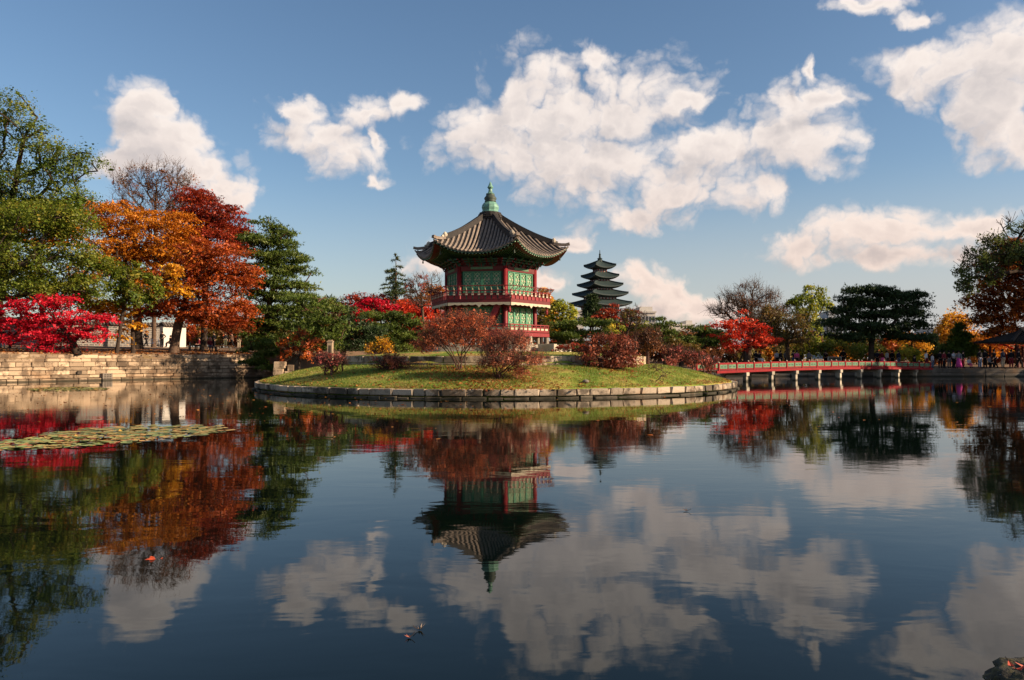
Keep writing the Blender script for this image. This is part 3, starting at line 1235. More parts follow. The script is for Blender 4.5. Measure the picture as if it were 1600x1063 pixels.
        for i in range(16):
            eb.bar(eave(k, ss[i]) * np.array((.992, .992, 1)) - up * .055, eave(k, ss[i + 1]) * np.array((.992, .992, 1)) - up * .055, .05, .07)
        eb.build('eave_board', M['green_dark'], root)
        # rows of convex tiles running down from hip to eave
        half_e = RE / 2
        half_a = RAP / 2
        rows = 21
        for i in range(rows):
            wlat = -half_e + (2 * half_e) * (i + .5) / rows
            q0 = max(0.02, (abs(wlat) - half_a) / (half_e - half_a) + .015)
            nseg = max(2, int(8 * (1 - q0)) + 1)
            V, F = [], []
            nn = 5
            pts = []
            for j in range(nseg + 1):
                q = q0 + (1.012 - q0) * j / nseg
                hw = half_a + (half_e - half_a) * q
                pts.append(roof_pt(k, max(-1, min(1, wlat / hw)), q))
            for j, p in enumerate(pts):
                d = pts[min(j + 1, nseg)] - pts[max(j - 1, 0)]
                d /= np.linalg.norm(d)
                a, b = hexp(1, ang[k], 0), hexp(1, ang[(k + 1) % 6], 0)
                lat = (b - a) / np.linalg.norm(b - a)
                nr = np.cross(lat, d)
                if nr[2] < 0:
                    nr = -nr
                for c in range(nn):
                    th = math.pi * c / (nn - 1)
                    V.append(p + lat * .074 * math.cos(th) + nr * (.082 * math.sin(th) - .01))
            for j in range(nseg):
                for c in range(nn - 1):
                    F.append((j * nn + c, j * nn + c + 1, (j + 1) * nn + c + 1, (j + 1) * nn + c))
            F.append(tuple(range(nn)))
            F.append(tuple(nseg * nn + c for c in reversed(range(nn))))
            MB().add(V, F).build('tile_row', M['tile'], roof, smooth=False)
        # upturned pan-tile lips between the rows
        lips = MB()
        for i in range(rows + 1):
            wlat = -half_e + (2 * half_e) * i / rows
            s = max(-1, min(1, wlat / half_e))
            p = eave(k, s)
            t_ = eave(k, min(1, s + .04)) - eave(k, max(-1, s - .04))
            t_ /= np.linalg.norm(t_)
            lips.bar(p - t_ * .08 + up * .0, p + t_ * .08, .05, .07)
        lips.build('tile_lip', M['tile'], roof)['kind'] = 'stuff'
    # hip ridges in two stages with pale end ornaments
    for k in range(6):
        r1 = MB()
        qs = np.linspace(.0, .80, 12)
        for i in range(11):
            r1.bar(roof_pt(k, -1, qs[i], .10), roof_pt(k, -1, qs[i + 1], .10), .22, .26)
        for i in range(11):
            r1.bar(roof_pt(k, -1, qs[i], .27), roof_pt(k, -1, qs[i + 1], .27), .15, .09)
        rd = r1.build('hip_ridge', M['tile_dark'], roof)
        p, p2 = roof_pt(k, -1, .80, .22), roof_pt(k, -1, .86, .20)
        orn = MB().lathe([(.05, -.14), (.13, -.08), (.15, .04), (.10, .14), (.03, .2)], 8, p)
        orn.bar(p, p2, .10, .12)
        orn.build('ridge_ornament', M['stone_pale'], rd)
        r2 = MB()
        qs = np.linspace(.80, 1.03, 5)
        for i in range(4):
            r2.bar(roof_pt(k, -1, qs[i], .06 + .03 * i), roof_pt(k, -1, qs[i + 1], .06 + .03 * (i + 1)), .20, .16)
        r2.build('hip_end', M['tile'], roof)
        # little wind chime hanging under the corner
        e = eave(k, -1) * np.array((.9, .9, 1)) - up * .25
        ch = MB().tube([e, e - up * .35], .008, 5)
        ch.lathe([(.05, -.55), (.045, -.45), (.02, -.36), (.008, -.35)], 8, e)
        ch.build('wind_bell', M['copper_dark'], root)
    # tile collar and copper finial
    col = MB()
    for (r, z) in ((.66, 10.44), (.70, 10.56), (.66, 10.68), (.58, 10.80)):
        for i in range(16):
            t_ = 2 * math.pi * (i + .5 * (z > 10.5)) / 16
            c = np.array((r * math.cos(t_), r * math.sin(t_), z))
            col.frame_box(c, np.array((math.cos(t_), math.sin(t_), 0)) * .10, np.array((-math.sin(t_), math.cos(t_), 0)) * .12, up * .05)
    col.lathe([(.58, 10.28), (.58, 10.88)], 14)
    col.build('roof_collar', M['tile_dark'], root)
    fin = MB().lathe([(.52, 10.86), (.55, 10.92), (.50, 10.98), (.50, 11.02), (.55, 11.18), (.52, 11.34), (.42, 11.48), (.34, 11.53)], 10, a0=.2)
    fin = fin.build('finial', M['copper'], root)
    MB().lathe([(.34, 11.532), (.37, 11.58), (.33, 11.64), (.39, 11.74), (.38, 11.82), (.30, 11.92), (.26, 12.0), (.27, 12.03)], 16).build('finial_neck', M['copper_dark'], fin, smooth=True)
    MB().lathe([(.26, 12.032), (.28, 12.07), (.17, 12.12), (.125, 12.22), (.11, 12.36), (.17, 12.44), (.19, 12.48), (.13, 12.58), (.02, 12.84)], 10).build('finial_spire', M['copper'], fin)

    # stone steps beside the platform, on the sunny side
    n = hexp(1, PA0 + 38, 0)
    t = np.cross(up, n)
    sx = empty('stone_steps', (0, 0, 0))
    sx.parent = root
    for j in range(3):
        o = link('stone', SM['stone_pale'][j], sx)
        c = n * (4.28 + .30 * j)
        o.location = (c[0], c[1], Z_PLAT - .10 - .18 * j - .1)
        o.scale = (1.5, .34, .36)
        o.rotation_euler = (0, 0, math.atan2(t[1], t[0]))
    for s in (-1, 1):
        o = link('stone', SM['stone_pale'][3], sx)
        c = n * 4.6 + t * s * .92
        o.location = (c[0], c[1], Z_PLAT - .26)
        o.scale = (.3, 1.1, .56)
        o.rotation_euler = (0, 0, math.atan2(t[1], t[0]))
    return root


pavilion = build_pavilion()

# stone marker post on the terrace
p = at(516, 560, 44.6)
gz = isle_z(p[0], p[1])
pst = empty('stone_post', (p[0], p[1], gz), 'slim pale stone gate post with a recessed face on the terrace edge', 'stone post')
MB().box(-.15, .15, -.14, .14, -.1, 1.36).build('post_shaft', M['stone_warm'], pst)
MB().box(-.07, .07, -.146, -.1405, .55, 1.18).build('recess', M['mortar'], pst)  # dark plate on the face, painting in the shade of a recess
MB().box(-.175, .175, -.165, .165, 1.363, 1.44).box(-.11, .11, -.10, .10, 1.4405, 1.50).build('post_cap', M['stone_warm'], pst)

# ------------------------------------------------------------------ red bridge
BA, BB = np.array((14.2, 56.6)), np.array((39.3, 73.9))


def build_bridge():
    d = BB - BA
    L = np.hypot(*d)
    t = np.array((*(d / L), 0))
    n = np.array((t[1], -t[0], 0))        # side towards the camera
    up = np.array((0, 0, 1.0))
    root = empty('footbridge', (BA[0], BA[1], 0), 'long red wooden footbridge with green rail panels on pale stone piers', 'bridge')

    def deck(s):
        u = s / L
        return .78 + .17 * math.sin(math.pi * min(1, max(0, u)))
    HW = 1.05
    ns = 20
    fl = MB()
    for i in range(ns):
        a, b = L * i / ns, L * (i + 1) / ns
        fl.bar(t * a + up * (deck(a) + .02), t * b + up * (deck(b) + .02), 2 * HW, .06)
    fl.build('deck', M['wood'], root)
    for sd in (1, -1):
        bm = MB()
        for i in range(ns):
            a, b = L * i / ns, L * (i + 1) / ns
            bm.bar(t * a + n * sd * (HW + .06) + up * (deck(a) - .04), t * b + n * sd * (HW + .06) + up * (deck(b) - .04), .11, .19)
        bm.build('side_beam', M['red_bridge'], root)
        # bays between rail posts
        nb = 15
        for i in range(nb + 1):
            s = .3 + (L - .6) * i / nb
            c = t * s + n * sd * HW + up * deck(s)
            q = MB().frame_box(c + up * .30, t * .06, n * .06, up * .30)
            po = q.build('rail_post', M['red_bridge'], root)
            MB().lathe([(.045, .60), (.06, .63), (.055, .67), (.02, .71)], 8, c).build('post_cap', M['cream'], po)
            if i == nb:
                break
            s2 = .3 + (L - .6) * (i + 1) / nb
            c2 = t * s2 + n * sd * HW + up * deck(s2)
            ra = MB()
            for z, h in ((.52, .07), (.13, .06)):
                ra.bar(c + t * .06 + up * z, c2 - t * .06 + up * z, .06, h)
            mid = (c + c2) / 2
            ra.frame_box(mid + up * .33, t * .03, n * .025, up * .155)
            rr = ra.build('rail', M['red_bridge'], root)
            for (e0, e1) in ((c + t * .08, mid - t * .04), (mid + t * .04, c2 - t * .08)):
                cc = (e0 + e1) / 2
                hl = np.linalg.norm(e1 - e0) / 2
                pn = MB().frame_box(cc + up * .33, t * (hl - .03), n * .015, up * .14).build('rail_panel', M['rail_green'], rr)
                pn2 = MB()
                for f in (-.45, .45):
                    pn2.frame_box(cc + t * hl * f + n * sd * .018 + up * .33, t * hl * .24, n * .004, up * .045)
                pn2.build('panel_slot', M['green_dark'], pn)
    # piers: two stone shafts with a cap beam
    for i in range(9):
        s = 3.3 + 3.02 * i
        if s > L - .4:
            break
        c = t * s
        cap = MB()
        z1 = deck(s) - .14
        cap.frame_box(c + up * (z1 - .13), t * .165, n * (HW + .22), up * .13)
        pi = cap.build('pier', M['stone_pale'], root)
        for sd in (1, -1):
            MB().frame_box(c + n * sd * (HW - .02) + up * (z1 - .262) / 2 - up * .55, t * .115, n * .15, up * ((z1 - .262) / 2 + .55)).build('pier_shaft', M['stone_pale'], pi)


build_bridge()

# ------------------------------------------------------------------ five-roofed museum tower beyond the trees
def build_museum():
    D = 260.0
    c = at(937.5, 500, D)
    k = D / FPX
    gz = ground_z(c[0], c[1])
    root = empty('museum_tower', (c[0], c[1], gz), 'distant five-tiered tower with dark teal tiled roofs and a spire', 'tower')
    zof = lambda py: float(at(937.5, py, D)[2] - gz)
    A0 = 33.0     # one corner's direction from the camera side, to the left
    tiers = [(24.5, 416, 411, 9.5, 428), (29, 432, 427, 13.5, 444), (35, 446, 441, 18, 456), (42.5, 460, 453, 23.5, 470), (48, 475, 468, 27.5, 498)]
    cang = [-20, 70, 160, 250]
    up = np.array((0, 0, 1.0))
    for ti, (hw, ye, ym, hb, yb) in enumerate(tiers):
        # corner radius so that the widest corners span +-hw pixels
        rc = hw * k / max(abs(math.sin(R(a))) for a in cang)
        rb = hb * k / max(abs(math.sin(R(a))) for a in cang)
        ze, zt = zof(ye), zof(ym - (4.5 if ti else 4.0))
        rt = rb * (1.02 if ti else .22)
        prev_rb = (tiers[ti - 1][3] * k / .94) if ti else .35
        # roof
        V, F = [], []
        ns, nq = 10, 5

        def rp(kk, s, q):
            a, b = hexp(prev_rb * 1.0, cang[kk], 0), hexp(prev_rb * 1.0, cang[(kk + 1) % 4], 0)
            a2, b2 = hexp(rc, cang[kk], 0), hexp(rc, cang[(kk + 1) % 4], 0)
            p0 = a + (b - a) * (s + 1) / 2
            nn = (a2 + b2)
            nn /= np.linalg.norm(nn)
            p1 = a2 + (b2 - a2) * (s + 1) / 2 - nn * .4 * (1 - s * s)
            lift = .85 * abs(s) ** 2.4 * k * 4.6
            p = p0 + (p1 - p0) * q
            zz0 = zof((407.5, 425.5, 439.5, 453.5, 468.5)[ti])
            zl = ze - .55 + lift
            p[2] = zl + (zz0 - zl) * (1 - q) ** 1.3
            return p
        for kk in range(4):
            b0 = len(V)
            for j in range(nq + 1):
                for i in range(ns + 1):
                    V.append(rp(kk, -1 + 2 * i / ns, j / nq))
            for j in range(nq):
                for i in range(ns):
                    q = b0 + j * (ns + 1) + i
                    F.append((q, q + ns + 1, q + ns + 2, q + 1))
            b0 = len(V)
            for i in range(ns + 1):
                s = -1 + 2 * i / ns
                V.append(rp(kk, s, 1) - up * .34)
                a, b = hexp(rb, cang[kk], 0), hexp(rb, cang[(kk + 1) % 4], 0)
                pb = a + (b - a) * (s + 1) / 2
                pb[2] = ze - 1.3
                V.append(pb)
            e0 = b0 - (ns + 1)
            for i in range(ns):
                F.append((e0 + i, b0 + 2 * i, b0 + 2 * i + 2, e0 + i + 1))
                F.append((b0 + 2 * i, b0 + 2 * i + 1, b0 + 2 * i + 3, b0 + 2 * i + 2))
        rf = MB().add(V, F).build('roof', M['museum_roof'], root)
        rd = MB()
        for kk in range(4):
            for j in range(nq):
                rd.bar(rp(kk, -1, j / nq) + up * .12, rp(kk, -1, (j + 1) / nq) + up * .12, .35, .4)
        rd.build('hip_ridge', M['museum_roof'], rf)
        # storey below the roof
        z1, z0 = ze - .9, zof(yb)
        MB().prism([hexp(rb, a, z0) for a in cang], (0, 0, z1 - z0)).build('storey_wall', M['museum_wall'], root)
        for kk in range(4):
            a, b = hexp(rb, cang[kk], 0), hexp(rb, cang[(kk + 1) % 4], 0)
            nn = (a + b) / np.linalg.norm(a + b)
            t = (b - a) / np.linalg.norm(b - a)
            L = np.linalg.norm(b - a)
            m = 3 + ti
            for i in range(m + 1):
                MB().frame_box(a + t * L * i / m + nn * .06 + up * (z0 + z1) / 2, t * .16, nn * .16, up * (z1 - z0) / 2).build('storey_column', M['red_dark'], root)
            for i in range(m):
                MB().frame_box(a + t * L * (i + .5) / m + nn * .02 + up * (z0 + (z1 - z0) * .62), t * L / m * .30, nn * .03, up * (z1 - z0) * .16).build('window', M['glass_dark'], root)
    MB().lathe([(.9, zof(407) - .5), (.7, zof(406)), (.95, zof(404.5)), (.4, zof(403)), (.28, zof(399)), (.38, zof(398)), (.16, zof(396)), (.10, zof(391))], 10).build('spire', M['museum_roof'], root)
    # broad base of the museum
    return root


build_museum()


def far_building(name, label, cat, px0, px1, py_top, D, rows, cols, mat, depth=14, roof_box=None, yaw=0.0, pale=False):
    c = at((px0 + px1) / 2, py_top, D)
    gz = ground_z(c[0], c[1])
    w = (px1 - px0) / FPX * D
    H = c[2] - gz
    root = empty(name, (c[0], c[1], gz), label, cat, rz=yaw)
    MB().box(-w / 2, w / 2, 0, depth, -1, H).build('wall', mat, root)
    MB().box(-w / 2 - .3, w / 2 + .3, -.3, depth + .3, H + .003, H + .5).build('parapet', mat, root)
    if roof_box:
        for (x0, x1, h) in roof_box:
            MB().box(x0 * w, x1 * w, 2, depth * .6, H + .503, H + .5 + h).build('roof_house', mat, root)
    for r in range(rows):
        for q in range(cols):
            x = -w / 2 + w * (q + .5) / cols
            z = H - (H * .9) * (r + .6) / max(rows, 1)
            f = MB().box(x - w / cols * .36, x + w / cols * .36, -.06, .02, z - 1.0, z + .9).build('window', M['concrete'], root)
            MB().box(x - w / cols * .31, x + w / cols * .31, -.075, -.0605, z - .85, z + .75).build('pane', M['glass_dark'], f)
    return root


far_building('museum_building', 'white stone museum block with rooftop balustrade below the tiered tower', 'building', 972, 1024, 489, 235, 4, 10, M['plaster'], 22, [(.05, .45, 1.5)])
far_building('museum_building', 'white low wing of the museum seen over small pines', 'building', 1052, 1084, 509, 240, 2, 7, M['plaster'], 20, [(.2, .5, 1.2)])
far_building('museum_building', 'sliver of white museum wall showing between pavilion and dark conifer', 'building', 893, 912, 487, 238, 3, 4, M['plaster'], 20)
far_building('office_block', 'pale blue-grey office block peeping out beside the big spreading pine', 'building', 1290, 1316, 499, 330, 9, 5, M['concrete'], 20, [(-.2, .2, 3)])
far_building('office_block', 'small grey office block between the spreading pine and the golden tree', 'building', 1459, 1478, 514, 330, 7, 4, M['concrete'], 16)

# ------------------------------------------------------------------ palace wall on the left
def palace_wall(a, b, h, label, mat, coping=True):
    a, b = np.array(a, float), np.array(b, float)
    d = b - a
    L = np.hypot(*d)
    z = min(ground_z(*a), ground_z(*b)) - .3
    root = empty('palace_wall', (*a, z), label, 'wall', rz=math.atan2(d[1], d[0]))
    MB().box(0, L, -.3, .3, 0, h).build('wall_face', mat, root)
    if coping:
        n = int(L / .34)
        cp = MB().prism([(-.05, -.62, h + .003), (-.05, .62, h + .003), (-.05, .1, h + .42), (-.05, -.1, h + .42)], (L + .1, 0, 0)).build('coping', M['tile_dark'], root)
        for i in range(n):
            x = L * (i + .5) / n
            q = MB()
            for s in (-1, 1):
                q.tube([(x, s * .08, h + .44), (x, s * .66, h + .03)], .075, 6)
            q.build('tile_row', M['tile'], cp)
    return root


pa, pb = at(-60, 540, 80), at(256, 540, 95)
palace_wall(pa[:2], pb[:2], 2.75, 'long grey palace wall of small dark bricks behind the crimson maple', M['brick'])
pa, pb = at(252, 540, 88.0), at(288, 540, 90.5)
palace_wall(pa[:2], pb[:2], 2.6, 'white plastered palace wall end with tiled coping lit by the sun', M['plaster'])


# ------------------------------------------------------------------ tiled roof at the picture's right edge
def corner_roof():
    c = at(1620, 548, 78.5)
    gz = ground_z(c[0], c[1])
    root = empty('rest_pavilion', (c[0], c[1], gz), 'low rest pavilion with dark tiled hip roof at the waterside beyond the crowd', 'pavilion')
    up = np.array((0, 0, 1.0))
    HX, HY, ZE, ZT, RX = 4.6, 3.2, 2.2, 3.7, 1.6
    for x in (-3.4, 0, 3.4):
        for y in (-2.2, 2.2):
            MB().lathe([(.14, 0), (.12, ZE)], 8, (x, y, 0)).build('column', M['red_dark'], root)
    V = [(-HX, -HY, ZE + .3), (0, -HY, ZE), (HX, -HY, ZE + .3), (HX, HY, ZE + .3), (-HX, HY, ZE + .3), (-RX, 0, ZT), (RX, 0, ZT)]
    rf = MB().add(V, [(0, 1, 5), (1, 6, 5), (1, 2, 6), (2, 3, 6), (3, 4, 5, 6), (4, 0, 5), (0, 4, 3, 2, 1)]).build('roof', M['tile_dark'], root)
    for i in range(26):
        x = -HX + 2 * HX * (i + .5) / 26
        f = min(1, (HX - abs(x)) / (HX - RX))
        ze = ZE + .3 * (abs(x) / HX)
        zt = ze + (ZT - ze) * f
        MB().tube([(x, -HY - .05, ze + .05), (x, -HY * (1 - f), zt + .05)], .09, 6).build('tile_row', M['tile_dark'], rf)
    for i in range(16):
        y = -HY + 2 * HY * (i + .5) / 16
        f = 1 - abs(y) / HY
        MB().tube([(-HX - .05, y, ZE + .35), (-HX + (HX - RX) * f, y, ZE + .35 + (ZT - ZE - .3) * f)], .09, 6).build('tile_row', M['tile_dark'], rf)
    for s in (-1, 1):
        MB().bar((s * HX, -HY, ZE + .42), (s * RX, 0, ZT + .1), .26, .26).build('hip_ridge', M['tile_dark'], rf)
    MB().bar((-RX, 0, ZT + .14), (RX, 0, ZT + .14), .3, .34).build('top_ridge', M['tile'], rf)


corner_roof()

# ------------------------------------------------------------------ plants: skeleton, twigs and leaves
def skeleton(rng, trunk, targets, first=0.3, step=0.9, wig=0.16, alpha=0.30, lift=0.05):
    """grow limbs from a trunk polyline to every target point; returns points, parents"""
    n_t = len(trunk)
    cap = n_t + len(targets) * 14 + 10
    P = np.empty((cap, 3))
    par = np.full(cap, -1, int)
    pl = np.zeros(cap)
    P[:n_t] = trunk
    for i in range(1, n_t):
        par[i] = i - 1
        pl[i] = pl[i - 1] + np.linalg.norm(trunk[i] - trunk[i - 1])
    tot = pl[n_t - 1]
    pen = np.zeros(cap)
    pen[:n_t] = np.where(pl[:n_t] < first * tot, 50.0, 0.0)
    n = n_t
    top = trunk[int(n_t * .6)]
    order = np.argsort(np.linalg.norm(targets - top, axis=1) + rng.normal(0, .3, len(targets)))
    for ti in order:
        t = targets[ti]
        d = np.linalg.norm(P[:n] - t, axis=1)
        cost = d * 1.0 + alpha * pl[:n] + pen[:n] + 0.35 * np.maximum(0, P[:n, 2] - t[2])
        j = int(cost.argmin())
        L = d[j]
        k = max(1, min(12, int(L / step + .5)))
        a = P[j].copy()
        side = rng.normal(0, 1, 3)
        side[2] *= .6
        prev = j
        for q in range(1, k + 1):
            u = q / k
            p = a + (t - a) * u
            if q < k:
                p = p + side * wig * L * .35 * math.sin(math.pi * u) + rng.normal(0, 1, 3) * wig * step * .45
                p[2] += lift * L * math.sin(math.pi * u)
            P[n] = p
            par[n] = prev
            pl[n] = pl[prev] + L / k
            prev = n
            n += 1
            if n >= cap:
                return P[:n], par[:n], n_t
    return P[:n], par[:n], n_t


def limb_mesh(P, par, base_r, tip_r, n_t, power=2.25, flare=1.35):
    n = len(P)
    cnt = np.ones(n)
    has = np.zeros(n, bool)
    for i in range(n - 1, 0, -1):
        cnt[par[i]] += cnt[i] if has[i] else 1.0
        has[par[i]] = True
    leafc = np.zeros(n)
    kids = np.zeros(n, int)
    for i in range(1, n):
        kids[par[i]] += 1
    leafc[kids == 0] = 1
    for i in range(n - 1, 0, -1):
        leafc[par[i]] += leafc[i]
    r = base_r * (leafc / leafc[0]) ** (1 / power)
    r = np.maximum(r, tip_r)
    r[0] *= flare
    VV, FF = [], []
    off = 0
    for lo, hi, sides in ((0.09, 1e9, 8), (0.03, 0.09, 5), (0, 0.03, 3)):
        i = np.arange(1, n)
        rr = np.maximum(r[i], 0)
        sel = i[(rr >= lo) & (rr < hi)]
        if not len(sel):
            continue
        p = par[sel]
        A, B = P[p], P[sel]
        ra, rb = np.minimum(r[p], r[sel] * 1.5), r[sel]
        on_trunk = (p < n_t) & (sel >= n_t)
        ra = np.where(on_trunk, rb, ra)
        d = B - A
        L = np.linalg.norm(d, axis=1, keepdims=True) + 1e-9
        d = d / L
        B = B + d * (rb * .4)[:, None]
        ref = np.where(np.abs(d[:, 2:3]) < .9, np.array([[0, 0, 1.0]]), np.array([[1.0, 0, 0]]))
        a = np.cross(d, ref)
        a /= np.linalg.norm(a, axis=1, keepdims=True)
        b = np.cross(d, a)
        th = 2 * np.pi * np.arange(sides) / sides
        ring = np.cos(th)[None, :, None] * a[:, None, :] + np.sin(th)[None, :, None] * b[:, None, :]
        V0 = A[:, None, :] + ring * ra[:, None, None]
        V1 = B[:, None, :] + ring * rb[:, None, None]
        V = np.concatenate([V0, V1], 1).reshape(-1, 3)
        base = (np.arange(len(sel)) * 2 * sides)[:, None]
        k = np.arange(sides)
        F = np.stack([base + k, base + (k + 1) % sides, base + sides + (k + 1) % sides, base + sides + k], -1).reshape(-1, 4) + off
        VV.append(V)
        FF.append(F)
        off += len(V)
    return np.concatenate(VV), np.concatenate(FF)


def unit(v):
    return v / (np.linalg.norm(v, axis=-1, keepdims=True) + 1e-9)


def leaf_quads(rng, C, Nrm, size, aspect=.55, size_var=.42):
    """rhombic leaves with a fold, lying across the given normals"""
    n = len(C)
    t = unit(np.cross(Nrm, rng.normal(0, 1, (n, 3))))
    b = np.cross(unit(Nrm), t)
    s = size * np.exp(rng.normal(0, size_var, n))[:, None]
    nn = unit(Nrm)
    V = np.stack([C - t * s * .5, C + b * s * aspect * .5 + nn * s * .06, C + t * s * .5 - nn * s * .10, C - b * s * aspect * .5 + nn * s * .06], 1).reshape(-1, 3)
    F = np.arange(4 * n).reshape(-1, 4)
    return V, F


def needle_tufts(rng, C, Nrm, size, k=6, width=.13):
    """tufts of k needle blades spreading from each point"""
    n = len(C)
    C = np.repeat(C, k, 0)
    Nn = np.repeat(unit(Nrm), k, 0)
    d = unit(Nn * .55 + rng.normal(0, .62, (n * k, 3)))
    s = size * np.exp(rng.normal(0, .25, n * k))[:, None]
    w = unit(np.cross(d, rng.normal(0, 1, (n * k, 3)))) * s * width
    V = np.stack([C - w, C + w, C + d * s], 1).reshape(-1, 3)
    F = np.arange(3 * n * k).reshape(-1, 3)
    return V, F


def lobe_points(rng, lobes, n, shell=2.2):
    """n points inside ellipsoid lobes (centre, radii), towards their skins; also outward directions"""
    w = np.array([(r[0] * r[2] + r[0] * r[1] + r[1] * r[2]) for c, r in lobes])
    idx = rng.choice(len(lobes), n, p=w / w.sum())
    C = np.array([c for c, r in lobes])[idx]
    Rr = np.array([r for c, r in lobes])[idx]
    d = unit(rng.normal(0, 1, (n, 3)))
    rad = rng.random(n)[:, None] ** (1 / (3 * shell / 2))
    return C + d * Rr * rad, unit(d / Rr), idx


def px_lobes(Y, lobes, deep=.85):
    out = []
    for l in lobes:
        px, py, rx, ry = l[:4]
        dy = l[4] if len(l) > 4 else 0.0
        k = (Y + dy) / FPX
        out.append((at(px, py, Y + dy), np.array((rx * k, rx * k * deep, ry * k))))
    return out


LEAF = {}


def leafmat(name, *stops, **kw):
    LEAF[name] = mat_leaf('leaf_' + name, list(stops), **kw)


leafmat('elm', (.055, .095, .010), (.12, .175, .016), (.20, .22, .022), (.30, .23, .03), trans=.42)
leafmat('zelkova', (.040, .075, .010), (.085, .140, .014), (.145, .185, .020), (.22, .20, .028), trans=.42)
leafmat('yellowgreen', (.10, .15, .015), (.22, .27, .025), (.42, .40, .03), (.60, .42, .03), trans=.45)
leafmat('crimson', (.34, .006, .018), (.60, .012, .035), (.72, .022, .05), (.66, .03, .03))
leafmat('scarlet', (.36, .018, .010), (.62, .045, .020), (.70, .085, .025), (.55, .03, .02))
leafmat('maroon', (.11, .014, .012), (.22, .024, .014), (.36, .045, .018), (.44, .085, .018))
leafmat('rust', (.16, .028, .010), (.33, .055, .014), (.50, .11, .016), (.56, .17, .018))
leafmat('orange', (.30, .085, .010), (.52, .17, .012), (.66, .25, .018), (.60, .30, .03))
leafmat('gold', (.48, .17, .012), (.66, .30, .015), (.72, .40, .03), (.58, .24, .02))
leafmat('brown', (.085, .034, .014), (.16, .058, .020), (.25, .085, .026), (.19, .10, .03))
leafmat('olive', (.06, .065, .014), (.12, .105, .02), (.19, .13, .025), (.24, .10, .02))
leafmat('darkrust', (.14, .034, .012), (.25, .060, .014), (.38, .11, .018), (.50, .19, .025))
leafmat('pine', (.036, .060, .008), (.066, .105, .012), (.105, .150, .020), (.15, .165, .030), trans=.2)
leafmat('pine_dark', (.014, .030, .010), (.026, .050, .014), (.040, .068, .018), (.052, .078, .022), trans=.10)
leafmat('fir', (.018, .042, .012), (.034, .062, .016), (.055, .080, .022), (.10, .075, .030), trans=.15)
leafmat('willow', (.05, .08, .018), (.09, .125, .026), (.14, .165, .04), (.20, .18, .045))
leafmat('shrubred', (.46, .10, .048), (.62, .15, .062), (.72, .23, .09), (.56, .18, .08), trans=.48)
leafmat('shrubbrown', (.34, .09, .055), (.47, .13, .075), (.58, .20, .10), (.48, .19, .10), trans=.48)
leafmat('shrubdark', (.13, .034, .022), (.24, .062, .034), (.42, .12, .062), (.32, .11, .05), trans=.42)
leafmat('shrubpink', (.24, .055, .050), (.36, .080, .065), (.44, .12, .085), (.32, .10, .07))

TREE_N = [0]


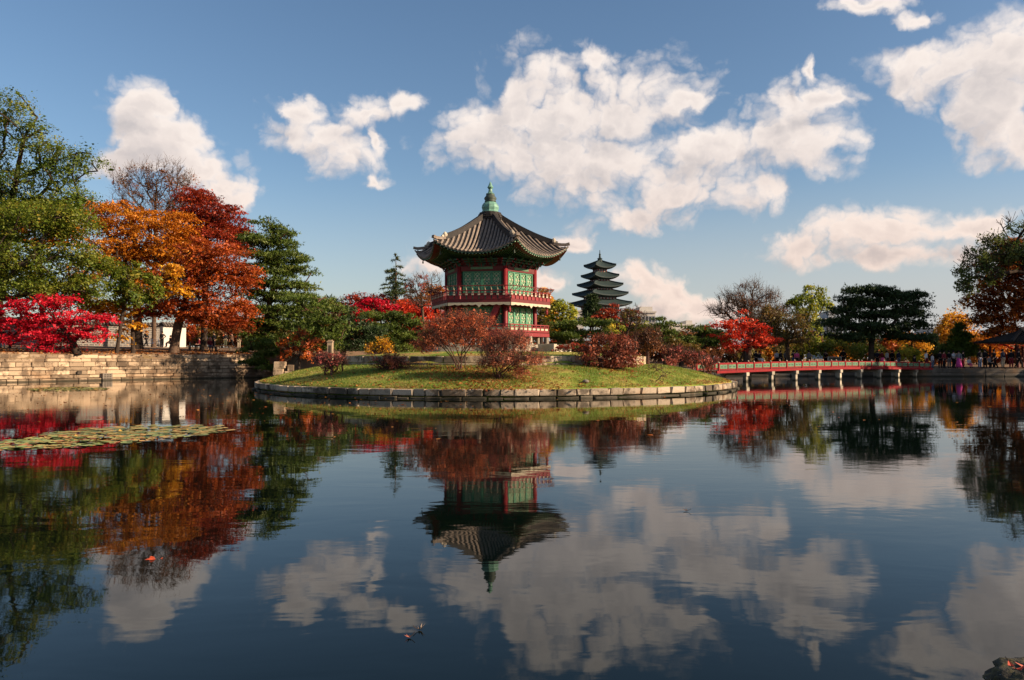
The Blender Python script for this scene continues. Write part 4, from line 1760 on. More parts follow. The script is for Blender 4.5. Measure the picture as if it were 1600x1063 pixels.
def plant(name, label, cat, px, Y, lobes, leaf='elm', size=.20, cover=3.2, spray=.9, flat=.45, thick=.22, base_r=.22, tip_r=.012,
          lean=None, twigs=110, bark='bark', deep=.85, first=.35, group=None, seed=None, stems=1, wig=.16, needle=False, stem_spread=.25,
          base_z=None, shell=2.2, gap=.0, top_px=None, droop=.12, fine=0, base_xy=None, lift=.05, maxleaf=60000, hang=0.0):
    """one plant: an Empty at its foot > trunk (with limbs and twigs), crown (its leaves)"""
    TREE_N[0] += 1
    rng = np.random.default_rng(seed if seed is not None else 100 + TREE_N[0])
    L = px_lobes(Y, lobes, deep)
    if needle:
        L = [(c, r * np.array((1.08, 1.0, .80))) for c, r in L]
    bx = at(px, 560, Y) if base_xy is None else np.array((*base_xy, 0.0))
    d_isle = math.hypot(bx[0] - ISLE[0], bx[1] - ISLE[1])
    ang = math.degrees(math.atan2(bx[0] - ISLE[0], -(bx[1] - ISLE[1])))
    if base_z is not None:
        gz = base_z
    elif d_isle < isle_r(ang) - .1:
        gz = isle_z(bx[0], bx[1])
    else:
        gz = ground_z(bx[0], bx[1])
    base = np.array((bx[0], bx[1], gz))
    root = empty(name, base, label, cat, group)
    C = np.array([c for c, r in L])
    Rz = np.array([r for c, r in L])
    zmin, zmax = (C[:, 2] - Rz[:, 2]).min(), (C[:, 2] + Rz[:, 2]).max()
    # area the crown fills, to set how many leaves it needs
    area = sum(math.pi * r[0] * r[2] for c, r in L) * .8
    ctr = (C * (Rz[:, 0] * Rz[:, 2])[:, None]).sum(0) / (Rz[:, 0] * Rz[:, 2]).sum()
    # trunk(s)
    Vt, Ft, off = [], [], 0
    tg, tdir, tidx = lobe_points(rng, L, twigs, shell)
    groups = [np.arange(twigs)] if stems == 1 else np.array_split(np.argsort(np.arctan2(tg[:, 1] - ctr[1], tg[:, 0] - ctr[0])), stems)
    for si, gidx in enumerate(groups):
        if stems == 1:
            b0 = base.copy()
            top = np.array((ctr[0], ctr[1], ctr[2] + (zmax - ctr[2]) * .30)) if top_px is None else at(top_px[0], top_px[1], Y)
        else:
            b0 = base + np.array((*(rng.normal(0, stem_spread, 2)), 0))
            cc = tg[gidx].mean(0)
            top = b0 + (cc - b0) * .8
        k = max(4, int(np.linalg.norm(top - b0) / .8))
        u = np.linspace(0, 1, k + 1)[:, None]
        horiz = np.concatenate([(top - b0)[:2], [0]])
        tr = b0 + (top - b0) * u
        tr -= horiz * (np.sin(np.pi * u) * .12)
        wob = np.cumsum(rng.normal(0, 1, (k + 1, 3)), 0) * .03 * wig / .16
        wob[:, 2] = 0
        tr += wob * np.minimum(1, u * 3)
        tr[0, 2] -= .15
        P, par, n_t = skeleton(rng, tr, tg[gidx], first=first, step=max(.25, min(.9, (zmax - gz) / 9)), wig=wig, lift=lift)
        if fine:
            # a last generation of short fine twigs off the outer points
            src = rng.integers(n_t, len(P), fine // stems) if len(P) > n_t else np.array([], int)
            dd = unit(unit(P[src] - np.array((ctr[0], ctr[1], gz))) * .7 + rng.normal(0, .6, (len(src), 3)) + np.array((0, 0, .35)))
            ln = spray * rng.uniform(.5, 1.3, len(src))[:, None]
            mid = P[src] + dd * ln * .5 + rng.normal(0, .06, (len(src), 3)) * ln
            end = P[src] + dd * ln + rng.normal(0, .15, (len(src), 3)) * ln
            n0 = len(P)
            P = np.concatenate([P, mid, end])
            par = np.concatenate([par, src, n0 + np.arange(len(src))])
        V, F = limb_mesh(P, par, base_r / math.sqrt(stems), tip_r, n_t)
        Vt.append(V)
        Ft.append(F + off)
        off += len(V)
    V = np.concatenate(Vt) - base
    me = mesh_np('trunk', V, np.concatenate(Ft), M[bark], smooth=True)
    link('trunk', me, root)
    if cover <= 0:
        return root
    # sprays of leaves around the twig ends and through the lobes
    la = size * size * (.28 if not needle else .10 * 6)
    nleaf = int(min(maxleaf, 1.45 * cover * area / la))
    per = 90 if not needle else 34
    ns = max(12, nleaf // per)
    c2, o2, i2 = lobe_points(rng, L, ns, shell)
    mixn = min(len(tg), ns // 3)
    if mixn:
        pick = rng.choice(len(tg), mixn, replace=False)
        c2[:mixn], o2[:mixn] = tg[pick], tdir[pick]
    if gap > 0:
        keep = rng.random(ns) > gap
        c2, o2 = c2[keep], o2[keep]
        ns = len(c2)
    up = np.array((0, 0, 1.0))
    nrm = unit(up * flat + o2 * (1 - flat) + rng.normal(0, .18 if not needle else .11, (ns, 3)))
    rs = spray * np.minimum(1.45, np.exp(rng.normal(0, .3, ns)))
    S_ = np.repeat(np.arange(ns), per)
    n = len(S_)
    t = unit(np.cross(nrm, rng.normal(0, 1, (ns, 3))))
    b = np.cross(nrm, t)
    th = rng.random(n) * 2 * np.pi
    rho = np.sqrt(rng.random(n))
    # ragged, lobed outline for every spray
    lob = 1 + .35 * np.sin(th * 3 + rng.random(ns)[S_] * 6.28) + .2 * np.sin(th * 5 + rng.random(ns)[S_] * 6.28)
    x = (rho * lob * np.cos(th))[:, None]
    y = (rho * lob * np.sin(th))[:, None]
    h = (rng.normal(0, thick, n) - droop * rho ** 2 * 1.5)[:, None]
    r_ = rs[S_][:, None]
    Lc = c2[S_] + (t[S_] * x + b[S_] * y * .8 + nrm[S_] * h) * r_
    ok = Lc[:, 2] > gz + .05 - hang
    Lc, S_, rho = Lc[ok], S_[ok], rho[ok]
    n = len(Lc)
    tint = .5 + rng.normal(0, .17, ns)[S_] + rng.normal(0, .14, n)
    # wide patches of one hue through the crown
    ph = rng.random(3) * 6.28
    tint += .13 * np.sin(Lc[:, 0] * .9 + ph[0]) * np.sin(Lc[:, 2] * 1.1 + ph[1]) + .05 * np.sin(Lc[:, 1] * .8 + ph[2])
    tint = np.clip(tint, 0.02, .98)
    if needle:
        ln = unit(nrm[S_] * .8 + rng.normal(0, .35, (n, 3)))
        V, F = needle_tufts(rng, Lc, ln, size, 6, .15)
        tint = np.clip(np.repeat(tint, 6) + rng.normal(0, .06, n * 6), .02, .98)
    else:
        ln = unit(nrm[S_] + rng.normal(0, .55, (n, 3)))
        V, F = leaf_quads(rng, Lc, ln, size)
    me = mesh_np('crown', V - base, F, LEAF[leaf], tint)
    o = link('crown', me, root)
    o['kind'] = 'stuff'
    return root


def maple(*a, **k):
    d = dict(leaf='scarlet', size=.20, flat=.85, spray=1.0, thick=.10, base_r=.24)
    d.update(k)
    return plant(*a, **d)


def pine(*a, **k):
    d = dict(leaf='pine', size=.21, flat=.93, spray=.85, thick=.11, base_r=.22, needle=True, cover=5.0, bark='bark_pine', deep=.9, droop=.05, wig=.22, twigs=80, shell=1.6)
    d.update(k)
    return plant(*a, **d)


def shrub(*a, **k):
    d = dict(leaf='shrubred', size=.085, flat=.35, spray=.35, thick=.4, base_r=.10, tip_r=.005, stems=5, twigs=260, first=.25, cover=1.0, bark='twig_red', wig=.22, deep=.9, fine=500, shell=1.6)
    d.update(k)
    return plant(*a, **d)


# ---- high bank on the left
plant('broadleaf_tree', 'tall green tree with open dark limbs towering over the sunlit embankment', 'tree', -10, 66,
      [(18, 178, 40, 36), (62, 225, 42, 40), (98, 262, 36, 32), (132, 248, 26, 18), (152, 258, 14, 10), (30, 285, 55, 34), (105, 305, 45, 22), (-35, 240, 50, 70), (75, 330, 60, 24), (-40, 340, 60, 60)],
      leaf='zelkova', size=.15, spray=.95, flat=.62, base_r=.46, twigs=190, cover=3.0, first=.30, top_px=(36, 220), gap=.22)
plant('broadleaf_tree', 'lower green tree whose feathery boughs spread in front of the orange maples', 'tree', -45, 61,
      [(40, 345, 60, 34), (110, 348, 46, 32), (20, 405, 60, 36), (90, 410, 62, 34), (140, 402, 36, 26), (30, 450, 60, 20), (90, 455, 50, 18), (140, 450, 36, 18), (-45, 390, 50, 60)],
      leaf='elm', size=.145, spray=.85, flat=.66, base_r=.36, twigs=190, cover=3.4, first=.35, top_px=(20, 400), gap=.04)
plant('broadleaf_tree', 'small green sapling hanging over the yellow maple leaves, darker than the boughs beside it', 'tree', 182, 62.8,
      [(195, 425, 28, 20), (225, 445, 30, 24), (205, 462, 34, 18), (180, 445, 22, 16)], leaf='elm', size=.17, spray=.6, flat=.6, base_r=.14, twigs=70, cover=2.8)
maple('maple_tree', 'brilliant crimson maple leaning over the top of the stone embankment', 'tree', 122, 59.5,
      [(40, 478, 34, 13), (85, 470, 40, 12), (30, 505, 30, 12), (75, 498, 34, 12), (115, 495, 34, 12), (150, 497, 24, 9), (70, 525, 34, 12), (105, 520, 36, 12), (145, 518, 28, 10), (88, 542, 34, 10), (-5, 490, 20, 14), (160, 528, 12, 7), (15, 528, 22, 7)],
      leaf='crimson', size=.15, spray=.75, flat=.88, thick=.09, cover=3.2, base_r=.26, first=.25, twigs=130)
maple('maple_tree', 'orange maple crown half hidden behind the towering green tree', 'tree', 70, 82,
      [(60, 335, 46, 24), (112, 330, 36, 20), (20, 355, 40, 26), (80, 365, 46, 26), (-20, 330, 40, 26)], leaf='orange', cover=2.6, base_r=.3, twigs=70, size=.24)
maple('maple_tree', 'amber orange maple crown glowing behind the green boughs', 'tree', 216, 75,
      [(150, 335, 38, 24), (195, 345, 46, 30), (245, 360, 50, 34), (180, 390, 50, 30), (265, 395, 44, 30), (220, 400, 46, 30), (280, 350, 28, 24), (150, 425, 44, 22), (235, 440, 44, 22)],
      leaf='orange', size=.165, cover=3.6, base_r=.42, twigs=150, first=.4)
maple('maple_tree', 'golden yellow maple sprays low down between crimson maple and palace wall', 'tree', 208, 64.5,
      [(130, 470, 28, 14), (165, 478, 32, 15), (190, 492, 26, 16), (205, 508, 16, 12), (268, 425, 22, 16), (278, 455, 16, 11), (195, 528, 10, 7)],
      leaf='gold', size=.19, cover=3.0, base_r=.16, twigs=100, spray=.8)
plant('bare_tree', 'thin bare-branched tree with a few brown leaves rising above the amber maple', 'tree', 240, 88,
      [(195, 285, 26, 24), (225, 275, 26, 24), (258, 275, 30, 26), (285, 290, 26, 26), (225, 315, 50, 28), (270, 320, 36, 24)],
      leaf='brown', size=.15, cover=.32, base_r=.24, twigs=460, first=.45, spray=.9, fine=2200, tip_r=.009, bark='bark_warm', shell=1.3, wig=.11)
maple('maple_tree', 'dark red maple with the tallest russet crown beside the green pine', 'tree', 318, 78,
      [(305, 312, 30, 22), (325, 330, 36, 26), (355, 345, 32, 24), (300, 350, 40, 28), (340, 375, 46, 28), (372, 372, 24, 22), (290, 390, 40, 26)],
      leaf='maroon', size=.16, cover=3.6, base_r=.34, twigs=150, first=.45)
maple('maple_tree', 'broad rust-red maple with thick grey trunk standing on the embankment by the white wall', 'tree', 271, 67.6,
      [(310, 395, 40, 22), (355, 405, 44, 26), (290, 430, 46, 24), (340, 440, 56, 24), (380, 430, 26, 24), (250, 462, 36, 14), (325, 415, 40, 20), (285, 470, 50, 20), (345, 480, 52, 18), (240, 482, 34, 10), (375, 488, 26, 16), (310, 492, 46, 8), (352, 505, 38, 9), (225, 492, 22, 7)],
      leaf='rust', size=.155, cover=3.4, gap=.1, base_r=.40, twigs=190, first=.25, bark='bark_warm', spray=1.0, top_px=(300, 440))
pine('pine_tree', 'tall green pine with layered boughs at the corner of the embankment', 'tree', 412, 73,
     [(412, 350, 20, 10), (436, 362, 24, 11), (392, 372, 18, 11), (418, 378, 34, 12), (452, 385, 22, 10), (400, 398, 28, 11), (440, 402, 36, 12), (474, 404, 14, 8), (415, 420, 40, 12), (462, 424, 26, 11), (395, 440, 26, 11), (438, 442, 42, 12), (478, 446, 20, 10), (408, 462, 34, 11), (458, 464, 38, 12), (400, 484, 30, 11), (440, 486, 42, 12), (482, 484, 22, 11), (412, 506, 36, 11), (462, 508, 36, 11), (400, 526, 26, 9), (438, 528, 34, 9)],
     base_r=.34, twigs=130, cover=6.0)
pine('pine_tree', 'small dark pine with drooping pads hanging over the shaded end of the embankment', 'tree', 418, 66.5,
     [(398, 545, 22, 7), (420, 553, 24, 7), (400, 564, 22, 7), (424, 572, 22, 7), (408, 536, 26, 8), (438, 548, 14, 7)], base_r=.13, twigs=50, spray=.65, size=.20, hang=2.0, cover=6.0, base_xy=(-22.3, 70.6))
pine('pine_tree', 'broad low pine with bright green shelves between tall pine and stone post', 'tree', 492, 64,
     [(480, 468, 36, 11), (512, 482, 26, 10), (470, 490, 34, 11), (505, 500, 32, 11), (526, 512, 16, 8), (480, 515, 36, 11), (512, 525, 28, 9), (528, 530, 12, 6), (495, 543, 32, 9), (460, 535, 26, 9)],
     base_r=.22, twigs=100, deep=1.3, base_xy=(-15.2, 65.6))
pine('pine_tree', 'dusky dark-green pine low behind the stone gate post', 'tree', 535, 67.5,
     [(512, 474, 18, 9), (532, 484, 18, 9), (540, 500, 22, 9), (565, 512, 26, 9), (540, 522, 26, 9), (575, 530, 22, 8), (548, 540, 28, 9), (590, 520, 16, 8)], leaf='pine_dark', base_r=.2, twigs=70)  # two tallest pads added, hidden behind the broad pine, to shade the embankment
# ---- behind the island, left of the pavilion
maple('maple_tree', 'dark maroon maple row end showing beside the broad low pine', 'tree', 545, 92,
      [(530, 475, 20, 12), (560, 470, 26, 12), (590, 472, 26, 13), (545, 492, 34, 14), (535, 520, 26, 26), (570, 515, 30, 28)], leaf='maroon', cover=3.4, twigs=70, size=.22)
maple('maple_tree', 'crimson maple crown tucked above the green pine pads behind the island', 'tree', 572, 84,
      [(560, 478, 20, 9), (585, 472, 20, 9), (605, 480, 16, 9), (572, 488, 22, 7), (558, 498, 22, 16)], leaf='crimson', cover=3.2, twigs=60, spray=.75, size=.19)
pine('pine_tree', 'low spreading pine with sunlit pads behind the yellow shrub', 'tree', 615, 78,
     [(590, 492, 26, 8), (618, 495, 26, 8), (580, 512, 28, 9), (612, 512, 30, 9), (645, 505, 20, 8), (600, 530, 32, 9), (635, 526, 28, 9), (625, 546, 34, 9), (590, 546, 26, 8), (665, 520, 14, 7)],
     base_r=.24, twigs=90)
maple('maple_tree', 'vermilion maple with rounded low crown beside the pavilion balcony', 'tree', 652, 88,
      [(632, 480, 20, 10), (660, 482, 24, 11), (640, 495, 26, 11), (672, 492, 18, 10), (690, 488, 18, 10), (650, 508, 26, 10)], leaf='scarlet', cover=3.4, twigs=70, size=.20)
maple('maple_tree', 'small orange tree top peeking over the balcony rail', 'tree', 678, 96,
      [(672, 448, 12, 8), (684, 456, 16, 9), (668, 465, 18, 10), (690, 470, 14, 10)], leaf='orange', cover=3.2, twigs=40, size=.20)
maple('maple_tree', 'dull rust maple far behind the crimson crown, lower than the conifer', 'tree', 625, 112,
      [(612, 470, 20, 10), (640, 474, 22, 10), (600, 488, 30, 14), (650, 492, 30, 14)], leaf='rust', cover=3.0, twigs=50, size=.26)
plant('bare_tree', 'leafless grey tree with pinkish twig tips between conifer and pavilion', 'tree', 664, 84,
      [(655, 442, 16, 16), (678, 446, 14, 16), (645, 465, 18, 14), (668, 468, 22, 14), (640, 450, 10, 12)], leaf='shrubpink', size=.13, cover=.28, base_r=.14, twigs=260, fine=800, tip_r=.011, first=.4, spray=.6, bark='bark_warm')


def conifer(name, label, px, Y, top, bottom, halfw, leaf='fir', rows=15, droop=.25, sparse=1.0, seed=1, blade=.32, per=16, min_r=.12, width_pow=.9):
    """spire-shaped conifer: whorls of drooping boughs off a straight stem"""
    rng = np.random.default_rng(seed)
    b = at(px, 560, Y)
    gz = ground_z(b[0], b[1])
    base = np.array((b[0], b[1], gz))
    root = empty(name, base, label, 'tree')
    zt, zb = at(px, top, Y)[2], at(px, bottom, Y)[2]
    k = Y / FPX
    tr = MB().tube([(0, 0, -.1), (0.03, 0, (zt - gz) * .5), (0, 0, zt - gz)], [.22, .14, .02], 8).build('trunk', M['bark_warm'], root)
    PV, PF, off = [], [], 0
    tips, nrm = [], []
    bm = MB()
    for i in range(rows):
        f = (i + .5) / rows
        z = zt - (zt - zb) * f
        r = max(min_r, halfw * k * f ** width_pow)
        m = int(5 + 4 * f)
        a0 = rng.random() * 6.28
        for j in range(m):
            if rng.random() > sparse:
                continue
            a = a0 + 6.283 * j / m + rng.normal(0, .2)
            rr = r * rng.uniform(.65, 1.1)
            d = np.array((math.cos(a), math.sin(a), 0))
            zj = z + rng.normal(0, .12)
            p0 = np.array((0, 0, zj - gz + rr * droop * .6))
            p1 = p0 + d * rr * .6 + np.array((0, 0, -rr * droop * .35))
            p2 = p0 + d * rr + np.array((0, 0, -rr * droop * .5))
            bm.tube([p0, p1, p2], [.035, .022, .01], 4, cap=False)
            nq = max(3, int(rr / .16))
            side = np.array((-d[1], d[0], 0))
            for q in range(nq):
                u = (q + .6) / nq
                p = p0 + (p1 - p0) * min(1, u / .6) if u < .6 else p1 + (p2 - p1) * (u - .6) / .4
                for s in range(3):
                    wv = rr * .22 * (1.15 - u)
                    tips.append(p + side * rng.normal(0, wv) + np.array((0, 0, rng.normal(0, .04))))
                    nrm.append(d * .7 + side * rng.normal(0, .6) + np.array((0, 0, .25)))
    bm.build('bough', M['bark_warm'], root)
    T, Nn = np.array(tips), np.array(nrm)
    V, F = needle_tufts(rng, T, Nn, blade, per // 2, .12)
    tint = np.clip(.5 + np.repeat(rng.normal(0, .18, len(T)), per // 2) + rng.normal(0, .1, len(T) * (per // 2)), .02, .98)
    o = link('crown', mesh_np('crown', V, F, LEAF[leaf], tint), root)
    o['kind'] = 'stuff'


conifer('conifer_tree', 'sparse upright conifer with drooping see-through branches beside the pavilion roof', 618, 92, 396, 520, 58, rows=16, sparse=.6, droop=.40, seed=4, per=10, blade=.30, width_pow=.85)

# ---- right of the pavilion, behind the island
maple('ginkgo_tree', 'narrow yellow ginkgo directly behind the right side of the pavilion', 'tree', 852, 86,
      [(850, 462, 12, 14), (858, 485, 14, 18), (848, 505, 14, 16), (862, 510, 12, 14)], leaf='gold', cover=3.2, twigs=50, size=.18, flat=.4, spray=.6)
plant('broadleaf_tree', 'yellow-green tree next to the narrow ginkgo behind the pavilion', 'tree', 878, 84,
      [(872, 482, 14, 14), (888, 490, 14, 14), (870, 505, 18, 14), (890, 512, 16, 14)], leaf='yellowgreen', cover=3.0, twigs=60, size=.18, spray=.6)
maple('maple_tree', 'mixed brown and green small tree showing between pavilion columns and ginkgo', 'tree', 842, 74,
      [(842, 492, 10, 14), (846, 512, 12, 12)], leaf='olive', cover=3.0, twigs=40, size=.16, spray=.5)
conifer('conifer_tree', 'dark bushy conifer standing in front of the tiered tower', 926, 120, 462, 508, 22, leaf='pine_dark', rows=10, droop=.05, seed=9, blade=.45, per=18, min_r=.9, width_pow=.5)
maple('maple_tree', 'reddish brown tree in front of the museum block under the tower', 'tree', 962, 112,
      [(950, 490, 14, 12), (968, 484, 18, 12), (985, 492, 12, 10), (962, 502, 24, 12), (935, 498, 16, 10)], leaf='maroon', cover=2.2, twigs=90, size=.22)
plant('bare_tree', 'leafless young tree with forked stem in front of the white museum block', 'tree', 968, 80,
      [(978, 492, 10, 12), (990, 488, 10, 12), (1000, 500, 14, 12), (985, 505, 14, 10)], leaf='olive', size=.12, cover=.3, base_r=.12, twigs=160, fine=350, tip_r=.011, bark='bark', spray=.5)
pine('pine_tree', 'wide dark green pine behind the red shrubs below the tower', 'tree', 910, 82,
     [(880, 508, 24, 9), (905, 505, 28, 10), (935, 506, 24, 7), (885, 524, 28, 9), (915, 522, 30, 9), (945, 520, 16, 8), (895, 538, 32, 8)],
     base_r=.2, twigs=80)
plant('broadleaf_tree', 'low yellow-olive bush between the dark pine and the bare young tree', 'bush', 955, 86,
      [(945, 510, 16, 10), (965, 515, 18, 10), (955, 527, 22, 10), (1000, 512, 14, 8)], leaf='yellowgreen', cover=2.6, twigs=40, size=.18, spray=.6)
pine('pine_tree', 'dark pine with two leaning cloud-like heads right of the museum block', 'tree', 1040, 84,
     [(1030, 499, 16, 6), (1050, 508, 14, 6), (1020, 512, 20, 7), (1045, 520, 22, 7), (1010, 522, 18, 7), (1035, 532, 28, 8)], leaf='pine', base_r=.2, twigs=60, spray=.8)
pine('pine_tree', 'flat-topped pine between museum wing and scarlet maple', 'tree', 1092, 86,
     [(1088, 513, 20, 7), (1108, 520, 16, 8), (1080, 527, 20, 8), (1100, 536, 24, 9), (1115, 530, 12, 10)], base_r=.22, twigs=60, spray=.8)
plant('broadleaf_tree', 'olive green bush under the pines behind the pinkish shrubs', 'bush', 1065, 80,
      [(1055, 535, 18, 9), (1075, 545, 20, 9), (1050, 552, 20, 8)], leaf='olive', cover=2.6, twigs=40, size=.16, spray=.5)
plant('bare_tree', 'wide leafless brown tree with a dome of fine twigs behind the scarlet maple', 'tree', 1168, 90,
      [(1172, 452, 20, 12), (1145, 468, 24, 14), (1198, 466, 24, 14), (1125, 488, 22, 12), (1165, 482, 34, 16), (1210, 490, 26, 14), (1180, 505, 40, 14)],
      leaf='brown', size=.12, cover=.35, base_r=.36, twigs=620, fine=3600, tip_r=.0095, first=.38, bark='bark_warm', spray=.9, shell=1.4, top_px=(1178, 455), wig=.11)
maple('maple_tree', 'scarlet maple with forked trunk standing at the island end of the red bridge', 'tree', 1158, 76,
      [(1162, 490, 12, 8), (1128, 505, 16, 7), (1155, 508, 24, 9), (1180, 512, 18, 8), (1140, 524, 28, 9), (1175, 528, 30, 9), (1205, 530, 16, 7), (1150, 540, 22, 7), (1190, 540, 20, 6)],
      leaf='scarlet', cover=3.0, base_r=.16, twigs=110, first=.3, stems=2, spray=.8, size=.17)
plant('broadleaf_tree', 'olive-brown thinly leaved tree between scarlet maple and yellow-topped tree', 'tree', 1232, 84,
      [(1205, 492, 22, 12), (1225, 505, 26, 14), (1250, 505, 22, 14), (1220, 525, 30, 12), (1245, 530, 24, 14), (1200, 512, 18, 10)], leaf='olive', cover=1.5, base_r=.24, twigs=220, fine=500, size=.16, bark='bark_warm', spray=.8)
plant('broadleaf_tree', 'upright yellow-topped green tree rising above the bridge', 'tree', 1250, 90,
      [(1272, 454, 16, 12), (1258, 468, 20, 12), (1285, 474, 14, 12), (1240, 475, 14, 8), (1262, 488, 24, 10), (1290, 478, 10, 6), (1265, 508, 18, 12), (1268, 532, 20, 14), (1258, 548, 20, 10)],
      leaf='yellowgreen', cover=2.6, base_r=.26, twigs=130, first=.35, size=.19, spray=.7, top_px=(1270, 468))
# ---- big spreading pine and the right bank
pine('pine_tree', 'huge dark spreading pine with umbrella layers beyond the bridge', 'tree', 1360, 79,
     [(1350, 455, 30, 10), (1385, 458, 26, 10), (1415, 462, 26, 9), (1335, 468, 26, 10), (1370, 474, 40, 9), (1425, 478, 24, 11), (1320, 484, 28, 11), (1355, 492, 36, 9), (1405, 490, 36, 12), (1310, 503, 28, 10), (1345, 510, 36, 12), (1420, 508, 28, 10), (1300, 520, 16, 8), (1335, 526, 34, 8), (1415, 525, 32, 9), (1380, 512, 30, 10), (1440, 528, 14, 6)],
     leaf='pine_dark', base_r=.29, twigs=150, spray=1.0, bark='bark', cover=6.5, first=.4, top_px=(1372, 470))
plant('broadleaf_tree', 'green undergrowth tree below the huge pine, with arching stems', 'tree', 1318, 88,
      [(1300, 540, 26, 12), (1330, 546, 26, 12), (1360, 548, 26, 10), (1285, 550, 18, 12)], leaf='elm', cover=2.4, base_r=.14, twigs=80, size=.17, stems=3)
plant('broadleaf_tree', 'small orange-yellow tree peeping from behind the huge pine', 'tree', 1422, 90,
      [(1412, 530, 16, 8), (1430, 536, 18, 9), (1440, 545, 12, 8)], leaf='gold', cover=2.8, base_r=.14, twigs=50, size=.19)
plant('broadleaf_tree', 'low light-green bush under the small orange-yellow tree', 'bush', 1425, 86,
      [(1415, 553, 18, 9), (1438, 556, 16, 9)], leaf='yellowgreen', cover=2.6, base_r=.1, twigs=40, size=.16)
conifer('conifer_tree', 'pyramid-shaped green conifer in front of the golden tree on the far bank', 1500, 83, 506, 556, 34, leaf='pine', rows=12, droop=.12, seed=14, blade=.36, per=18, min_r=.25, width_pow=.75)
maple('ginkgo_tree', 'golden ginkgo with dense upright crown behind the pyramid conifer', 'tree', 1492, 100,
      [(1490, 500, 18, 12), (1480, 515, 16, 14), (1505, 512, 18, 14), (1490, 530, 26, 14), (1520, 528, 16, 12)], leaf='gold', cover=3.4, base_r=.26, twigs=90, flat=.35, size=.22)
maple('maple_tree', 'bright orange maple on the far bank under the dark russet crown', 'tree', 1540, 90,
      [(1528, 536, 18, 9), (1545, 530, 16, 9), (1552, 545, 16, 9), (1535, 552, 18, 8)], leaf='orange', cover=3.2, base_r=.2, twigs=60, size=.19)
conifer('conifer_tree', 'thin dark conifer squeezed between huge pine and golden ginkgo', 1458, 92, 522, 560, 14, leaf='pine_dark', rows=9, droop=.1, seed=21, blade=.36, per=16, min_r=.4, width_pow=.5)
maple('maple_tree', 'massive dark russet maple overhanging the rest pavilion roof', 'tree', 1612, 81,
      [(1590, 390, 36, 22), (1560, 412, 34, 20), (1610, 420, 40, 24), (1535, 440, 28, 16), (1575, 445, 40, 20), (1530, 468, 26, 14), (1570, 478, 40, 16), (1615, 470, 40, 24), (1545, 498, 28, 12), (1590, 505, 40, 14), (1560, 520, 24, 8), (1660, 440, 50, 60)],
      leaf='darkrust', cover=5.2, base_r=.45, twigs=220, first=.3, spray=1.0, size=.19, gap=.05)
plant('willow_tree', 'grey-green willow whose trailing twigs fringe the dark russet maple', 'tree', 1645, 75.0,
      [(1590, 355, 24, 16), (1560, 378, 26, 14), (1530, 400, 22, 18), (1508, 425, 18, 18), (1510, 445, 16, 18), (1580, 395, 40, 22), (1545, 425, 30, 20), (1640, 380, 50, 40)],
      leaf='willow', cover=1.7, base_r=.36, twigs=220, spray=.75, size=.17, flat=.2, droop=.6, thick=.3, gap=.12, fine=500)
maple('maple_tree', 'red maple branch end glowing above the rest pavilion roof', 'tree', 1590, 84,
      [(1578, 528, 18, 7), (1600, 522, 16, 7), (1560, 535, 12, 5)], leaf='scarlet', cover=2.6, base_r=.14, twigs=50, size=.19)

# ---- trees standing just outside the picture on the sunny side; put in out of view to throw the shade that lies over the right bank
for i, (x, y, h, r) in enumerate(((62, 68, 20, 6.5), (72, 62, 22, 7.0), (58.5, 59, 15, 5.0), (66, 73, 21, 6.0))):
    b = (x, y)
    cz = h * .62
    lob = []
    rng = np.random.default_rng(500 + i)
    # written as pixel lobes so that the common builder can be used
    for q in range(9):
        a = rng.random() * 6.28
        d = rng.random() ** .5 * r * .7
        X, Yy, Z = x + d * math.cos(a), y + d * math.sin(a), h * rng.uniform(.42, .86)
        rr = r * rng.uniform(.38, .55)
        lob.append((800 + FPX * X / y, 560 - FPX * (Z - EYE) / y, rr * FPX / y, rr * .75 * FPX / y, 0))
    plant('broadleaf_tree', ['tall brown-leaved tree on the bank behind the willow', 'tall autumn tree shading the bank past the rest pavilion', 'leafy tree on the bank corner nearest the bridge crowd', 'tallest tree on the bank past the rest pavilion'][i], 'tree', 0, y, lob, leaf=['darkrust', 'olive', 'elm', 'brown'][i],
          base_xy=b, cover=2.4, size=.6, spray=1.6, base_r=.4, twigs=60, maxleaf=6000)

